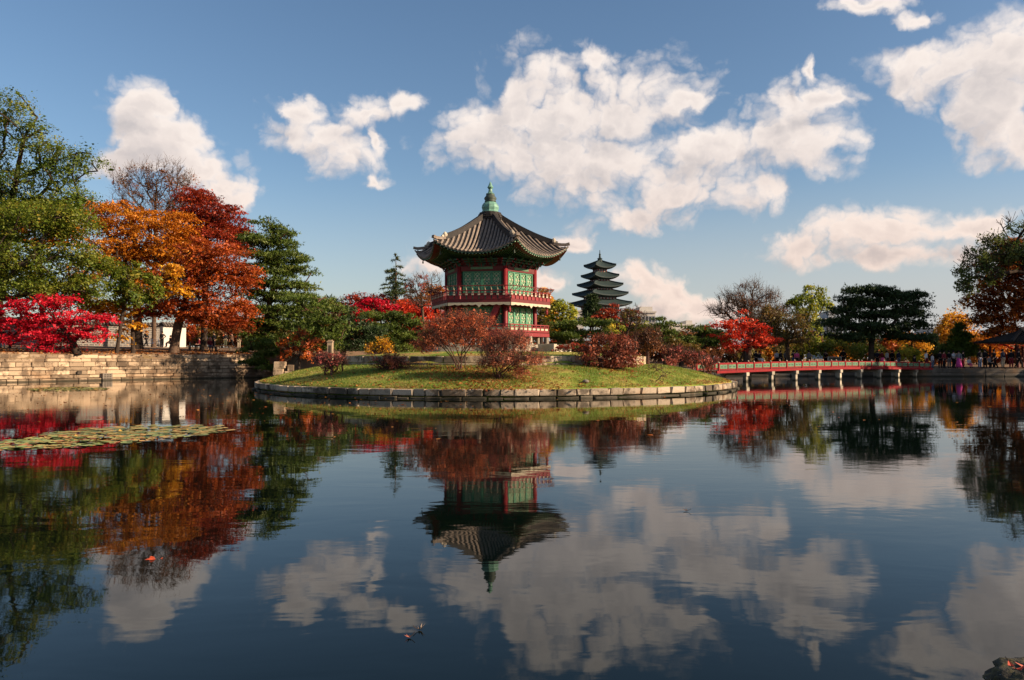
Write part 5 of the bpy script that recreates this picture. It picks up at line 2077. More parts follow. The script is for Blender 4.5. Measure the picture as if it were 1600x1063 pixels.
# ---- backdrop: rows of park trees beyond the pond, each its own
BACK = [
    (-60, 118, 470, 70, 'brown', 'brown park tree far behind the left green trees'),
    (330, 120, 470, 70, 'maroon', 'maroon park tree far behind the rust-red maple'),
    (390, 112, 500, 50, 'brown', 'brown park tree hidden behind the tall pine'),
    (440, 118, 505, 50, 'olive', 'olive park tree glimpsed under the tall pine'),
    (505, 116, 482, 34, 'darkrust', 'dark rust park tree behind the broad low pine'),
    (535, 128, 478, 40, 'maroon', 'maroon park tree farthest behind the stone post'),
    (575, 132, 476, 44, 'darkrust', 'dark russet park tree behind the crimson crown'),
    (640, 128, 484, 44, 'maroon', 'maroon park tree behind the vermilion maple'),
    (700, 122, 490, 40, 'olive', 'olive park tree behind the pavilion left columns'),
    (760, 124, 492, 44, 'brown', 'brown park tree straight behind the pavilion'),
    (815, 122, 492, 40, 'olive', 'olive park tree behind the pavilion right columns'),
    (875, 130, 500, 36, 'brown', 'brown park tree behind the yellow-green tree'),
    (985, 138, 508, 36, 'maroon', 'maroon park tree low in front of the museum block'),
    (1030, 134, 514, 36, 'olive', 'olive park tree behind the leaning pine heads'),
    (1075, 130, 520, 36, 'brown', 'brown park tree below the museum wing'),
    (1120, 126, 516, 40, 'olive', 'olive park tree left of the scarlet maple trunk'),
    (1165, 130, 512, 46, 'brown', 'brown park tree behind the scarlet maple'),
    (1215, 132, 514, 44, 'olive', 'olive park tree behind the thinly leaved tree'),
    (1262, 128, 518, 40, 'brown', 'brown park tree behind the yellow-topped tree'),
    (1300, 124, 524, 40, 'elm', 'green park tree under the office block'),
    (1345, 120, 520, 44, 'olive', 'olive park tree behind the huge pine trunk'),
    (1395, 122, 524, 44, 'rust', 'rust park tree behind the huge pine'),
    (1440, 126, 530, 36, 'olive', 'olive park tree behind the small orange-yellow tree'),
    (1480, 130, 530, 40, 'brown', 'brown park tree behind the golden ginkgo'),
    (1530, 128, 522, 44, 'rust', 'rust park tree behind the bright orange maple'),
    (1580, 124, 518, 44, 'orange', 'orange park tree behind the rest pavilion'),
    (1625, 120, 510, 50, 'brown', 'brown park tree past the rest pavilion'),
]
for i, (px, Y, top, hw, lf, lb) in enumerate(BACK):
    rng = np.random.default_rng(700 + i)
    k = Y / FPX
    lob = []
    H = 556 - top
    for q in range(6):
        lob.append((px + rng.uniform(-.6, .6) * hw, top + H * rng.uniform(.22, .75), hw * rng.uniform(.38, .6), H * rng.uniform(.2, .3)))
    lob.append((px, top + H * .16, hw * .4, H * .16))
    plant('broadleaf_tree', lb, 'tree', px, Y, lob, leaf=lf, cover=2.6, size=.40, spray=1.2, base_r=.24, twigs=40, first=.3, maxleaf=5000, group='park trees beyond the pond')
# understorey hedge bushes closing the view at eye level
UND = [(20, 98, 'olive'), (120, 104, 'brown'), (300, 96, 'rust'), (345, 94, 'olive'), (385, 92, 'brown'), (430, 90, 'olive'), (470, 86, 'brown'), (520, 84, 'darkrust'), (560, 86, 'brown'), (605, 88, 'olive'), (650, 92, 'brown'), (705, 90, 'olive'), (760, 92, 'brown'), (820, 90, 'olive'),
       (865, 88, 'maroon'), (910, 90, 'brown'), (960, 92, 'olive'), (1010, 92, 'brown'), (1060, 90, 'maroon'), (1105, 90, 'brown'), (1150, 96, 'olive'), (1195, 98, 'orange'), (1245, 98, 'olive'), (1290, 98, 'orange'), (1340, 100, 'brown'), (1390, 98, 'rust'), (1435, 98, 'brown'), (1480, 96, 'darkrust'), (1525, 98, 'gold'), (1570, 96, 'rust'), (1610, 94, 'brown')]
UL = ['olive bush at the foot of the lower green tree', 'brown bush along the grey palace wall', 'rust bush beside the white wall end', 'olive bush behind the bench sitters', 'brown bush behind the tall pine trunk', 'olive bush behind the small drooping pine', 'brown bush behind the orange-red sapling',
      'dark russet bush behind the stone post', 'brown bush behind the yellow shrub', 'olive bush under the low spreading pine', 'brown bush under the vermilion maple', 'olive bush behind the pavilion deck, by the stair', 'brown bush behind the pavilion stone posts', 'olive bush behind the pavilion steps',
      'maroon bush below the narrow ginkgo', 'brown bush below the wide dark pine', 'olive bush behind the large dark red shrub', 'brown bush behind the round twiggy tree', 'maroon bush behind the pinkish shrubs', 'brown bush below the flat-topped pine', 'olive bush behind the scarlet maple trunks', 'orange bush behind the bridge rail',
      'olive bush under the yellow-topped tree', 'orange bush behind the bridge beside the yellow-topped tree', 'brown bush by the huge pine trunk', 'rust bush past the huge pine trunk', 'brown bush under the light-green bush', 'dark russet bush under the pyramid conifer', 'gold bush under the bright orange maple', 'rust bush beside the rest pavilion', 'brown bush behind the rest pavilion']
for i, ((px, Y, lf), lb) in enumerate(zip(UND, UL)):
    rng = np.random.default_rng(900 + i)
    b = at(px, 560, Y)
    pyc = 560 - (ground_z(b[0], b[1]) + 1.25 - EYE) / Y * FPX
    lob = [(px + rng.uniform(-22, 22), pyc + rng.uniform(-6, 7), rng.uniform(18, 30), rng.uniform(9, 14), rng.uniform(-1, 1)) for q in range(4)]
    plant('bush', lb, 'bush', px, Y, lob, leaf=lf, cover=2.4, size=.26, spray=.7, base_r=.1, twigs=30, stems=3, maxleaf=3000, group='bushes beyond the pond')

# ---- shrubs on the island
shrub('shrub', 'tall reddish shrub with bare dark stems in front of the pavilion stair', 'shrub', 718, 36.6,
      [(688, 520, 38, 18), (715, 502, 40, 16), (748, 508, 28, 18), (668, 536, 24, 12), (715, 530, 44, 16), (758, 532, 18, 14)],
      leaf='shrubred', cover=1.15, size=.052, spray=.30, base_r=.075, twigs=620, fine=3000, stems=8, stem_spread=.18, tip_r=.0045)
shrub('shrub', 'wide twiggy brown-red shrub nearest the kerb before the stone platform', 'shrub', 778, 34.6,
      [(768, 545, 26, 16), (798, 530, 32, 16), (818, 542, 20, 12), (788, 560, 38, 13), (830, 562, 30, 9), (756, 568, 20, 9), (812, 580, 20, 7)],
      leaf='shrubbrown', cover=1.0, size=.050, spray=.28, base_r=.07, twigs=620, fine=3000, stems=9, stem_spread=.2, tip_r=.0045)
shrub('shrub', 'small crimson-twigged shrub on the grass below the stone post', 'shrub', 516, 38.5,
      [(500, 560, 14, 9), (520, 558, 16, 10), (535, 565, 12, 9), (512, 572, 16, 8)], leaf='shrubpink', cover=.9, size=.07, base_r=.1, twigs=160, fine=500, stems=5, spray=.25)
shrub('shrub', 'yellow-orange shrub lighting up the left end of the terrace wall', 'shrub', 590, 44.2,
      [(580, 548, 12, 9), (598, 540, 12, 10), (606, 550, 12, 9), (588, 556, 16, 7)], leaf='gold', cover=1.7, size=.09, base_r=.08, twigs=140, fine=200, stems=4, spray=.3)
shrub('shrub', 'dusky brown shrub in shade under the yellow-orange shrub', 'shrub', 606, 37.6,
      [(590, 568, 16, 9), (615, 562, 20, 10), (605, 575, 20, 7), (630, 572, 12, 7)], leaf='shrubbrown', cover=1.0, size=.07, base_r=.1, twigs=180, fine=500, stems=5, spray=.28)
plant('sapling', 'orange-red leaved sapling on the grassy tip beside the stone stack', 'tree', 466, 47.5,
      [(452, 540, 16, 10), (470, 525, 14, 9), (488, 540, 14, 10), (462, 553, 18, 9), (480, 555, 16, 8), (496, 548, 8, 6), (450, 558, 10, 7)], leaf='rust', cover=1.8, size=.13, base_r=.07, twigs=110, spray=.4, fine=200)
shrub('shrub', 'large dense dark red shrub on the sunny grass slope', 'shrub', 953, 38.6,
      [(925, 540, 18, 12), (950, 532, 26, 10), (980, 538, 22, 12), (930, 560, 24, 12), (962, 558, 30, 16), (985, 562, 14, 12), (955, 575, 26, 8), (912, 552, 14, 10)],
      leaf='shrubdark', cover=2.6, size=.08, base_r=.14, twigs=220, fine=300, stems=6, spray=.3)
maple('shrub', 'maroon leaf tips topping the low shrub before the pavilion steps', 'shrub', 895, 43.8,
      [(880, 548, 14, 7), (900, 542, 16, 8), (915, 546, 10, 7)], leaf='maroon', cover=2.0, size=.09, base_r=.06, twigs=90, stems=4, spray=.3)
shrub('small_tree', 'round-headed twiggy brown tree behind the large dark red shrub', 'tree', 1012, 43.5,
      [(1000, 525, 16, 10), (1020, 522, 16, 10), (1010, 538, 20, 10), (1026, 538, 10, 8), (996, 540, 10, 8)], leaf='brown', cover=1.5, size=.08, base_r=.09, twigs=330, fine=800, stems=1, spray=.35, first=.4)
shrub('shrub', 'pinkish shrub at the top of the slope right of the round twiggy tree', 'shrub', 1052, 48.5,
      [(1042, 548, 14, 9), (1058, 550, 16, 10), (1048, 560, 18, 8)], leaf='shrubpink', cover=1.2, size=.085, base_r=.1, twigs=180, fine=500, stems=5, spray=.3)
shrub('shrub', 'dusty pink shrub halfway between slope top and bridge', 'shrub', 1084, 51.5,
      [(1076, 555, 13, 9), (1090, 558, 12, 9), (1082, 567, 12, 7)], leaf='shrubpink', cover=1.1, size=.085, base_r=.1, twigs=150, fine=400, stems=4, spray=.3)
shrub('shrub', 'rosy shrub arching over the near end of the bridge', 'shrub', 1108, 55.0,
      [(1100, 562, 14, 8), (1116, 562, 12, 8), (1108, 571, 14, 6)], leaf='shrubpink', cover=1.3, size=.09, base_r=.09, twigs=150, fine=400, stems=5, spray=.3)
plant('bare_shrub', 'tiny leafless shrub with upright twigs on the open grass', 'shrub', 1023, 38.6, [(1020, 572, 9, 8), (1028, 576, 8, 6)], cover=0, base_r=.03, twigs=60, stems=4, tip_r=.006, bark='twig_red', fine=60, spray=.2)
plant('bare_shrub', 'sprawling leafless twig lying towards the kerb on the open grass', 'shrub', 1032, 36.6, [(1042, 583, 10, 4), (1035, 588, 8, 3)], cover=0, base_r=.03, twigs=24, stems=3, tip_r=.006, bark='twig_red')

# ---- grass blades, fallen leaves
def scatter_island():
    rng = np.random.default_rng(77)
    n = 70000
    a = rng.uniform(-112, 112, n)
    rmax = np.interp(a, _IA, _IR) - .3
    r = np.sqrt(rng.uniform(9.2 ** 2, 14.0 ** 2, n) * (rmax / 14.0) ** 2)
    ok = r > 9.25
    a, r = a[ok], r[ok]
    x = ISLE[0] + r * np.sin(np.radians(a))
    y = ISLE[1] - r * np.cos(np.radians(a))
    t = np.clip((r - TERR_R) / (np.interp(a, _IA, _IR) - .25 - TERR_R), 0, 1)
    z = (KERB_TOP - .02) + (TERR_FOOT - KERB_TOP) * (1 - t ** 1.45)
    P = np.stack([x, y, z], 1)
    m = len(P)
    patch = np.sin(x * 1.3 + np.sin(y * 1.7) * 1.2) * np.sin(y * 1.1 + 1.3) + rng.normal(0, .35, m)
    d = unit(np.stack([rng.normal(0, .35, m), rng.normal(0, .35, m), np.ones(m)], 1))
    s = (rng.uniform(.04, .12, m) * (1 + .3 * patch))[:, None]
    w = unit(np.cross(d, rng.normal(0, 1, (m, 3)))) * .011
    V = np.stack([P - w, P + w, P + d * s], 1).reshape(-1, 3)
    F = np.arange(3 * m).reshape(-1, 3)
    tint = np.clip(.45 - .22 * patch + rng.normal(0, .15, m) + .35 * np.clip(t - .86, 0, 1) * 4, .02, .98)
    leafmat('grass', (.09, .165, .018), (.16, .22, .026), (.29, .27, .05), (.42, .30, .09))
    o = link('grass', mesh_np('grass', V, F, LEAF['grass'], tint))
    tag(o, kind='stuff')
    # fallen leaves, thick under the shrubs and along the kerb
    C = []
    for (px, Y, k, sp) in ((718, 36.2, 1500, 1.5), (775, 34.8, 2600, 1.5), (953, 38.0, 700, 1.3), (516, 38, 160, .8), (610, 37.5, 200, .8), (1060, 47, 160, 1.5)):
        b = at(px, 560, Y)
        C.append(np.stack([rng.normal(b[0], sp, k), rng.normal(b[1], sp * .8, k)], 1))
    k = 1500
    a2 = rng.uniform(-100, 90, k)
    r2 = np.interp(a2, _IA, _IR) - .3 - np.abs(rng.normal(0, .35, k))
    C.append(np.stack([ISLE[0] + r2 * np.sin(np.radians(a2)), ISLE[1] - r2 * np.cos(np.radians(a2))], 1))
    C.append(np.stack([x[:900], y[:900]], 1))
    C = np.concatenate(C)
    Z = np.array([isle_z(*c) for c in C]) + .035
    P = np.concatenate([C, Z[:, None]], 1)
    m = len(P)
    V, F = leaf_quads(rng, P, unit(np.array((0, 0, 1.0)) + rng.normal(0, .35, (m, 3))), .075, .7)
    leafmat('litter', (.16, .05, .02), (.34, .10, .025), (.46, .20, .05), (.24, .11, .05))
    o = link('fallen_leaves', mesh_np('fallen_leaves', V, F, LEAF['litter'], rng.random(m)))
    tag(o, kind='stuff')
    # litter on the high bank
    k = 5000
    u = rng.random(k)
    pA, pB = np.array((-40.0, 52.0)), np.array((-22.0, 71.5))
    base = pA + (pB - pA) * u[:, None]
    nv = np.array((-(pB - pA)[1], (pB - pA)[0]))
    nv /= np.hypot(*nv)
    base = base + nv * (rng.random(k) ** 1.2 * 12 + .3)[:, None] + rng.normal(0, .3, (k, 2))
    Z = np.array([ground_z(*c) for c in base]) + .02
    P = np.concatenate([base, Z[:, None]], 1)
    V, F = leaf_quads(rng, P, unit(np.array((0, 0, 1.0)) + rng.normal(0, .35, (k, 3))), .14, .7)
    o = link('fallen_leaves', mesh_np('fallen_leaves', V, F, LEAF['litter'], rng.random(k)))
    tag(o, kind='stuff')


scatter_island()

# ------------------------------------------------------------------ people
def skin_mesh(name, verts, edges, radii, root=0, sub=1):
    me = bpy.data.meshes.new(name)
    me.from_pydata(verts, edges, [])
    ob = bpy.data.objects.new(name, me)
    COL.objects.link(ob)
    ob.modifiers.new('skin', 'SKIN')
    ss = ob.modifiers.new('sub', 'SUBSURF')
    ss.levels = sub
    ss.render_levels = sub
    for i, r in enumerate(radii):
        sv = me.skin_vertices[0].data[i]
        sv.radius = (r, r) if not hasattr(r, '__len__') else r
        sv.use_root = (i == root)
    dg = bpy.context.evaluated_depsgraph_get()
    dg.update()
    out = bpy.data.meshes.new_from_object(ob.evaluated_get(dg))
    out.name = name
    for p in out.polygons:
        p.use_smooth = True
    bpy.data.objects.remove(ob)
    bpy.data.meshes.remove(me)
    return out


def figure(pose):
    """joint positions of a 1.70 m person facing -Y"""
    J = dict(pelvis=(0, 0, .93), waist=(0, 0, 1.08), chest=(0, -.01, 1.28), collar=(0, .01, 1.41), neck=(0, 0, 1.47), jaw=(0, -.015, 1.55), skull=(0, -.005, 1.63), crown=(0, 0, 1.69))
    for s, sd in ((-1, 'L'), (1, 'R')):
        J['sho' + sd] = (s * .17, .01, 1.38)
        J['elb' + sd] = (s * .22, .02, 1.12)
        J['wri' + sd] = (s * .21, -.06, .89)
        J['hand' + sd] = (s * .205, -.08, .80)
        J['hip' + sd] = (s * .09, 0, .88)
        J['knee' + sd] = (s * .10, -.01, .48)
        J['ank' + sd] = (s * .105, .02, .08)
        J['toe' + sd] = (s * .12, -.13, .035)
    if pose == 'walk':
        J.update(kneeL=(-.09, -.20, .50), ankL=(-.09, -.26, .10), toeL=(-.09, -.40, .07), kneeR=(.09, .06, .48), ankR=(.09, .33, .13), toeR=(.09, .24, .04),
                 elbL=(-.22, .14, 1.14), wriL=(-.20, .16, .92), handL=(-.19, .14, .83), elbR=(.22, -.08, 1.13), wriR=(.20, -.22, .95), handR=(.19, -.27, .88))
    if pose == 'hip':
        J.update(elbR=(.36, .06, 1.16), wriR=(.17, -.04, 1.02), handR=(.13, -.07, 1.0))
    if pose == 'hold':
        J.update(elbL=(-.21, -.10, 1.14), wriL=(-.10, -.30, 1.32), handL=(-.06, -.33, 1.40), elbR=(.21, -.10, 1.14), wriR=(.10, -.30, 1.32), handR=(.06, -.33, 1.40))
    if pose == 'sit':
        for s, sd in ((-1, 'L'), (1, 'R')):
            J['knee' + sd] = (s * .11, -.42, .90 - .42 + .42)
            J['knee' + sd] = (s * .11, -.43, .88)
            J['ank' + sd] = (s * .11, -.42, .50)
            J['toe' + sd] = (s * .12, -.56, .46)
            J['wri' + sd] = (s * .15, -.24, 1.0)
            J['hand' + sd] = (s * .12, -.31, .96)
    return J


def build_figure(pose):
    J = figure(pose)
    dz = -.43 if pose == 'sit' else 0.0
    g = lambda k: (J[k][0], J[k][1], J[k][2] + dz)
    R_ = dict(pelvis=.12, waist=.105, chest=.13, collar=.075, neck=.05, jaw=.072, skull=.092, crown=.06)
    for sd in 'LR':
        R_.update({'sho' + sd: .055, 'elb' + sd: .042, 'wri' + sd: .030, 'hand' + sd: .036, 'hip' + sd: .085, 'knee' + sd: .060, 'ank' + sd: .043, 'toe' + sd: .038})
    keys = list(R_)
    E = [('pelvis', 'waist'), ('waist', 'chest'), ('chest', 'collar'), ('collar', 'neck'), ('neck', 'jaw'), ('jaw', 'skull'), ('skull', 'crown')]
    for sd in 'LR':
        E += [('collar', 'sho' + sd), ('sho' + sd, 'elb' + sd), ('elb' + sd, 'wri' + sd), ('wri' + sd, 'hand' + sd), ('pelvis', 'hip' + sd), ('hip' + sd, 'knee' + sd), ('knee' + sd, 'ank' + sd), ('ank' + sd, 'toe' + sd)]
    ix = {k: i for i, k in enumerate(keys)}
    # fingers: four unequal and a thumb on each hand
    V = [g(k) for k in keys]
    Rr = [R_[k] for k in keys]
    Ed = [(ix[a], ix[b]) for a, b in E]
    body = skin_mesh('body', V, Ed, Rr, ix['pelvis'])
    fing = MB()
    for s, sd in ((-1, 'L'), (1, 'R')):
        h, w = np.array(g('hand' + sd)), np.array(g('wri' + sd))
        d = (h - w) / np.linalg.norm(h - w)
        side = np.cross(d, (s, 0, 0))
        side = side / (np.linalg.norm(side) + 1e-6)
        for i, ln in enumerate((.07, .08, .075, .06)):
            o = h + side * (i - 1.5) * .019
            fing.tube([o, o + d * ln * .55 + np.array((-s * .006, 0, 0)), o + d * ln + np.array((-s * .022, 0, 0))], [.010, .009, .007], 5)
        o = h - d * .02 - side * .03
        fing.tube([o, o - side * .03 + d * .03, o - side * .035 + d * .055], [.011, .010, .008], 5)
    fing = fing.mesh('hand', None)
    # clothes
    jk = ['waist', 'chest', 'collar', 'shoL', 'elbL', 'wriL', 'shoR', 'elbR', 'wriR', 'pelvis']
    jr = dict(waist=.135, chest=.16, collar=.095, pelvis=.145, shoL=.078, shoR=.078, elbL=.062, elbR=.062, wriL=.046, wriR=.046)
    jx = {k: i for i, k in enumerate(jk)}
    je = [('pelvis', 'waist'), ('waist', 'chest'), ('chest', 'collar'), ('collar', 'shoL'), ('shoL', 'elbL'), ('elbL', 'wriL'), ('collar', 'shoR'), ('shoR', 'elbR'), ('elbR', 'wriR')]
    jacket = skin_mesh('jacket', [g(k) for k in jk], [(jx[a], jx[b]) for a, b in je], [jr[k] for k in jk], jx['chest'])
    tk = ['pelvis', 'hipL', 'kneeL', 'ankL', 'hipR', 'kneeR', 'ankR']
    trr = [.135, .105, .082, .066, .105, .082, .066]
    tx = {k: i for i, k in enumerate(tk)}
    te = [('pelvis', 'hipL'), ('hipL', 'kneeL'), ('kneeL', 'ankL'), ('pelvis', 'hipR'), ('hipR', 'kneeR'), ('kneeR', 'ankR')]
    trousers = skin_mesh('trousers', [g(k) for k in tk], [(tx[a], tx[b]) for a, b in te], trr, 0)
    sh = MB()
    for sd in 'LR':
        a, t = np.array(g('ank' + sd)), np.array(g('toe' + sd))
        a = a - np.array((0, 0, .02))
        sh.tube([a + (a - t) * .25 - np.array((0, 0, .02)), a, t, t + (t - a) * .2], [.045, .055, .048, .03], 8)
    shoes = sh.mesh('shoes', None, True)
    c = np.array(g('skull'))
    hair = MB()
    prof = [(.10, -.07), (.112, -.02), (.108, .05), (.085, .09), (.045, .115), (.005, .12)]
    hair.lathe(prof, 12, (c[0], c[1] + .022, c[2]))
    hair = hair.mesh('hair', None, True)
    face = MB()
    for s in (-1, 1):
        face.lathe([(.002, -.009), (.011, -.004), (.011, .004), (.002, .009)], 6, (c[0] + s * .033, c[1] - .083, c[2] - .005))
    face.frame_box((c[0], c[1] - .088, c[2] - .075), (.022, 0, 0), (0, .006, 0), (0, 0, .005))
    face = face.mesh('face', None)
    nose = MB().prism([(c[0] - .012, c[1] - .085, c[2] - .05), (c[0] + .012, c[1] - .085, c[2] - .05), (c[0], c[1] - .085, c[2] - .005)], (0, -.028, -.012))
    for s in (-1, 1):
        nose.frame_box((c[0] + s * .094, c[1] + .005, c[2] - .02), (.008, 0, 0), (0, .018, 0), (0, 0, .028))
    nose = nose.mesh('nose_and_ears', None)
    nose.name = 'nose'
    sk = MB()
    skirt = sk.lathe([(.30, .10 - .0), (.24, .5), (.17, .90), (.14, 1.0)], 14).mesh('skirt', None, True)
    return dict(body=body, hand=fing, jacket=jacket, trousers=trousers, shoes=shoes, hair=hair, face=face, nose=nose, skirt=skirt)


CLOTH = {}


def cloth(col):
    if col not in CLOTH:
        CLOTH[col] = mat_plain('cloth_%d' % len(CLOTH), col, .85, .2, 8.0, spec=.1)
    return CLOTH[col]


M['skin'] = mat_plain('skin', (.50, .30, .21), .6, .08, 10.0)
FIG = {p: build_figure(p) for p in ('stand', 'walk', 'hip', 'hold', 'sit')}
BLACK, NAVY, GREY, PALE, JEAN, BEIGE, PINK, MAROON, WHITE, OLIVE, BROWN_, BLUE = (.012, .012, .014), (.02, .025, .05), (.16, .16, .17), (.42, .42, .44), (.07, .10, .17), (.36, .30, .22), (.62, .09, .22), (.16, .02, .03), (.62, .60, .58), (.07, .075, .05), (.10, .06, .04), (.08, .13, .24)


def person(px, Y, pose, rz, top, legs, label, hair=(.015, .012, .011), scale=1.0, skirt=None, z=None, hat=None, bag=None, seat=None):
    p = at(px, 560, Y)
    gz = ground_z(p[0], p[1]) if z is None else z
    root = empty('person', (p[0], p[1], gz), label, 'person', None, rz=R(rz))
    root.scale = (scale,) * 3
    f = FIG[pose]

    def sub(k, col, parent=root, name=None):
        me = f[k]
        o = link(name or k, me, parent)
        if not me.materials:
            me.materials.append(None)
        o.material_slots[0].link = 'OBJECT'
        o.material_slots[0].material = col if isinstance(col, bpy.types.Material) else cloth(col)
        return o
    b = sub('body', M['skin'])
    sub('hand', M['skin'])
    sub('jacket', top)
    if skirt:
        sub('skirt', skirt)
    else:
        sub('trousers', legs)
    sub('shoes', BLACK)
    sub('hair', hat or hair, name='hat' if hat else 'hair')
    sub('face', BLACK)
    sub('nose', M['skin'])
    return root


def bag(px, Y, h, col, label, z=None, w=.34, d=.18, hh=.42):
    p = at(px, 560, Y)
    gz = ground_z(p[0], p[1]) if z is None else z
    root = empty('backpack', (p[0], p[1], gz + h), label, 'bag')
    MB().prism([(-w / 2, -d / 2, 0), (w / 2, -d / 2, 0), (w / 2, -d / 2, hh * .75), (w * .3, -d / 2, hh), (-w * .3, -d / 2, hh), (-w / 2, -d / 2, hh * .75)], (0, d, 0)).build('pack_body', cloth(col), root)
    MB().box(-w * .35, w * .35, -d / 2 - .05, -d / 2 + .001, .04, hh * .45).build('pocket', cloth(col), root)
    MB().tube([(-.06, 0, hh), (-.05, 0, hh + .06), (.05, 0, hh + .06), (.06, 0, hh)], .012, 6).build('strap', cloth(BLACK), root)


# high bank
person(4, 66, 'stand', 20, BLACK, PALE, 'person in black jacket and pale trousers, first at the far end of the embankment')
person(15, 67, 'stand', -30, BLACK, BLACK, 'person all in black behind the crimson maple, beside one in pale trousers')
person(212, 88, 'stand', 60, BLACK, BLACK, 'person in black standing against the dark trunk by the palace wall')
person(228, 84, 'walk', 75, BLACK, BLACK, 'person in black striding along in front of the palace wall')
person(253, 84, 'hip', 10, BLACK, BLACK, 'person in black with hand on hip before the sunlit white wall')
person(266, 86, 'sit', -50, BLACK, BLACK, 'person in black crouching low beside the thick grey trunk', z=ground_z(-38, 86))
person(311, 79, 'sit', -20, MAROON, BLACK, 'person in maroon sitting on the wooden bench nearest the white wall', z=ground_z(-32, 79) + .0)
person(328, 76, 'sit', 35, MAROON, JEAN, 'person with pink hat sitting on the second wooden bench', hat=(.60, .25, .30), z=ground_z(-30, 76) + .0)
person(320, 86, 'stand', 0, BLUE, BLACK, 'person in blue jacket standing behind the two bench sitters')
person(334, 88, 'stand', -20, BLACK, BLACK, 'person in black standing just behind the pink-hatted sitter')
person(352, 90, 'stand', 40, BLACK, OLIVE, 'person in black jacket and olive trousers under the rust-red maple')
person(362, 88, 'walk', -70, BROWN_, BLACK, 'person in brown walking towards the tall pine')
person(373, 86, 'stand', 15, BROWN_, BEIGE, 'person in brown jacket and beige trousers beside the tall pine')
person(386, 90, 'stand', 0, MAROON, BLACK, 'person in maroon standing in the gap under the tall pine boughs')

# behind the bridge, on the far bank
bz = .95
person(1181, 84, 'stand', 10, BLACK, BLACK, 'person in black behind the bridge, directly beneath the scarlet maple edge')
person(1187, 82, 'sit', 30, BLACK, WHITE, 'person in black with white trousers sitting low behind the bridge rail', z=bz + .25)
person(1214, 84, 'stand', -15, PALE, BLACK, 'person in pale grey top behind the bridge under the olive-brown tree')
person(1220, 83, 'stand', 25, BLACK, BLACK, 'person in black next to the pale grey top behind the bridge')
person(1228, 86, 'stand', 0, GREY, BLACK, 'person in mid-grey farther back than the pair behind the bridge')
person(1240, 83, 'hold', -40, BLACK, JEAN, 'person in black and jeans raising a camera behind the bridge', scale=1.02)
person(1245, 82, 'stand', 160, PINK, BLACK, 'person in pink top standing back-turned beside the raised camera')
person(1264, 83, 'stand', 15, GREY, BLACK, 'person in grey jacket behind the bridge below the yellow-topped tree')
person(1290, 84, 'hold', 0, BLACK, BLACK, 'person in black with raised arms beside the white info board')
person(1318, 83, 'stand', -25, BLACK, BLACK, 'tall person in black behind the bridge before the huge pine', scale=1.1)
person(1364, 82, 'stand', 10, BLACK, BLACK, 'person in black leaning by the huge pine trunk')
person(1371, 84, 'stand', -40, NAVY, BLACK, 'person in navy standing second from the huge pine trunk')
person(1378, 82, 'stand', 0, MAROON, BLACK, 'person in maroon standing above the pink bag')
person(1386, 81, 'stand', 35, PALE, BLACK, 'person in pale grey jacket at the far end of the bridge')
person(1394, 82, 'stand', -10, BLACK, BLACK, 'person in black with pale scarf stripe near the bridge end', hair=(.02, .015, .01))
person(1404, 81, 'stand', 20, NAVY, JEAN, 'person in navy jacket and jeans last in line at the bridge end')
bag(1379, 79, .45, PINK, 'bright pink backpack hanging at waist height behind the bridge end', z=bz)

# right bank
person(1429, 75.8, 'sit', 60, BLACK, BLACK, 'person in black sitting alone on the bank edge at the bridge end')
person(1447, 75.6, 'walk', 80, WHITE, MAROON, 'person in white top and maroon trousers walking off the bridge')
person(1457, 75.3, 'stand', 30, PALE, JEAN, 'short person in pale top and jeans at the water edge', scale=.82)
person(1469, 76.0, 'stand', -10, BLACK, BLACK, 'person in black before the thin dark conifer')
person(1475, 75.4, 'stand', 25, MAROON, BLACK, 'person in dark red jacket left of the pyramid conifer')
person(1483, 76.2, 'stand', 0, BLACK, GREY, 'person in black jacket and grey trousers before the pyramid conifer')
person(1490, 75.5, 'hold', 20, PALE, BLACK, 'person in light grey top holding up a phone')
person(1498, 75.2, 'stand', -30, GREY, BLACK, 'person in grey jacket and long magenta skirt on the right bank', skirt=(.50, .06, .24))
person(1505, 75.8, 'stand', 40, BLACK, MAROON, 'person in black jacket and maroon trousers beside the magenta skirt')
person(1514, 77.5, 'sit', 0, WHITE, PINK, 'small seated person in white and pink low on the bank', scale=.8)
person(1531, 75.2, 'stand', 15, BLACK, JEAN, 'tall person in black jacket and blue jeans at the bank edge', scale=1.08)
person(1539, 75.8, 'stand', -60, BLACK, BLACK, 'tall person in black back to back with the jeans wearer', scale=1.08)
person(1546, 75.4, 'sit', 30, GREY, BLACK, 'person in grey crouching between the black-clad pair and the walker')
person(1553, 75.2, 'walk', -80, BLACK, BLACK, 'person in black walking away from the crowd at the bank edge', scale=1.05)
person(1567, 75.0, 'stand', 20, NAVY, BEIGE, 'person in navy jacket and beige trousers on the right bank', scale=1.08)
person(1580, 75.2, 'stand', -20, BLACK, MAROON, 'person in black top and maroon trousers before the rest pavilion', scale=1.05)
person(1592, 74.9, 'walk', 60, BLACK, BLACK, 'person in black stepping past the rest pavilion columns', scale=1.08)

# benches, info board, railing of the rest area
def bench(px, Y, label, rz=0):
    p = at(px, 560, Y)
    gz = ground_z(p[0], p[1])
    r = empty('bench', (p[0], p[1], gz), label, 'bench', rz=rz)
    for y in (-.15, 0, .15):
        MB().box(-.85, .85, y - .065, y + .065, .40, .445).build('slat', M['wood'], r)
    for x in (-.6, .6):
        MB().box(x - .09, x + .09, -.19, .19, -.05, .40).build('leg', M['stone_dark'], r)


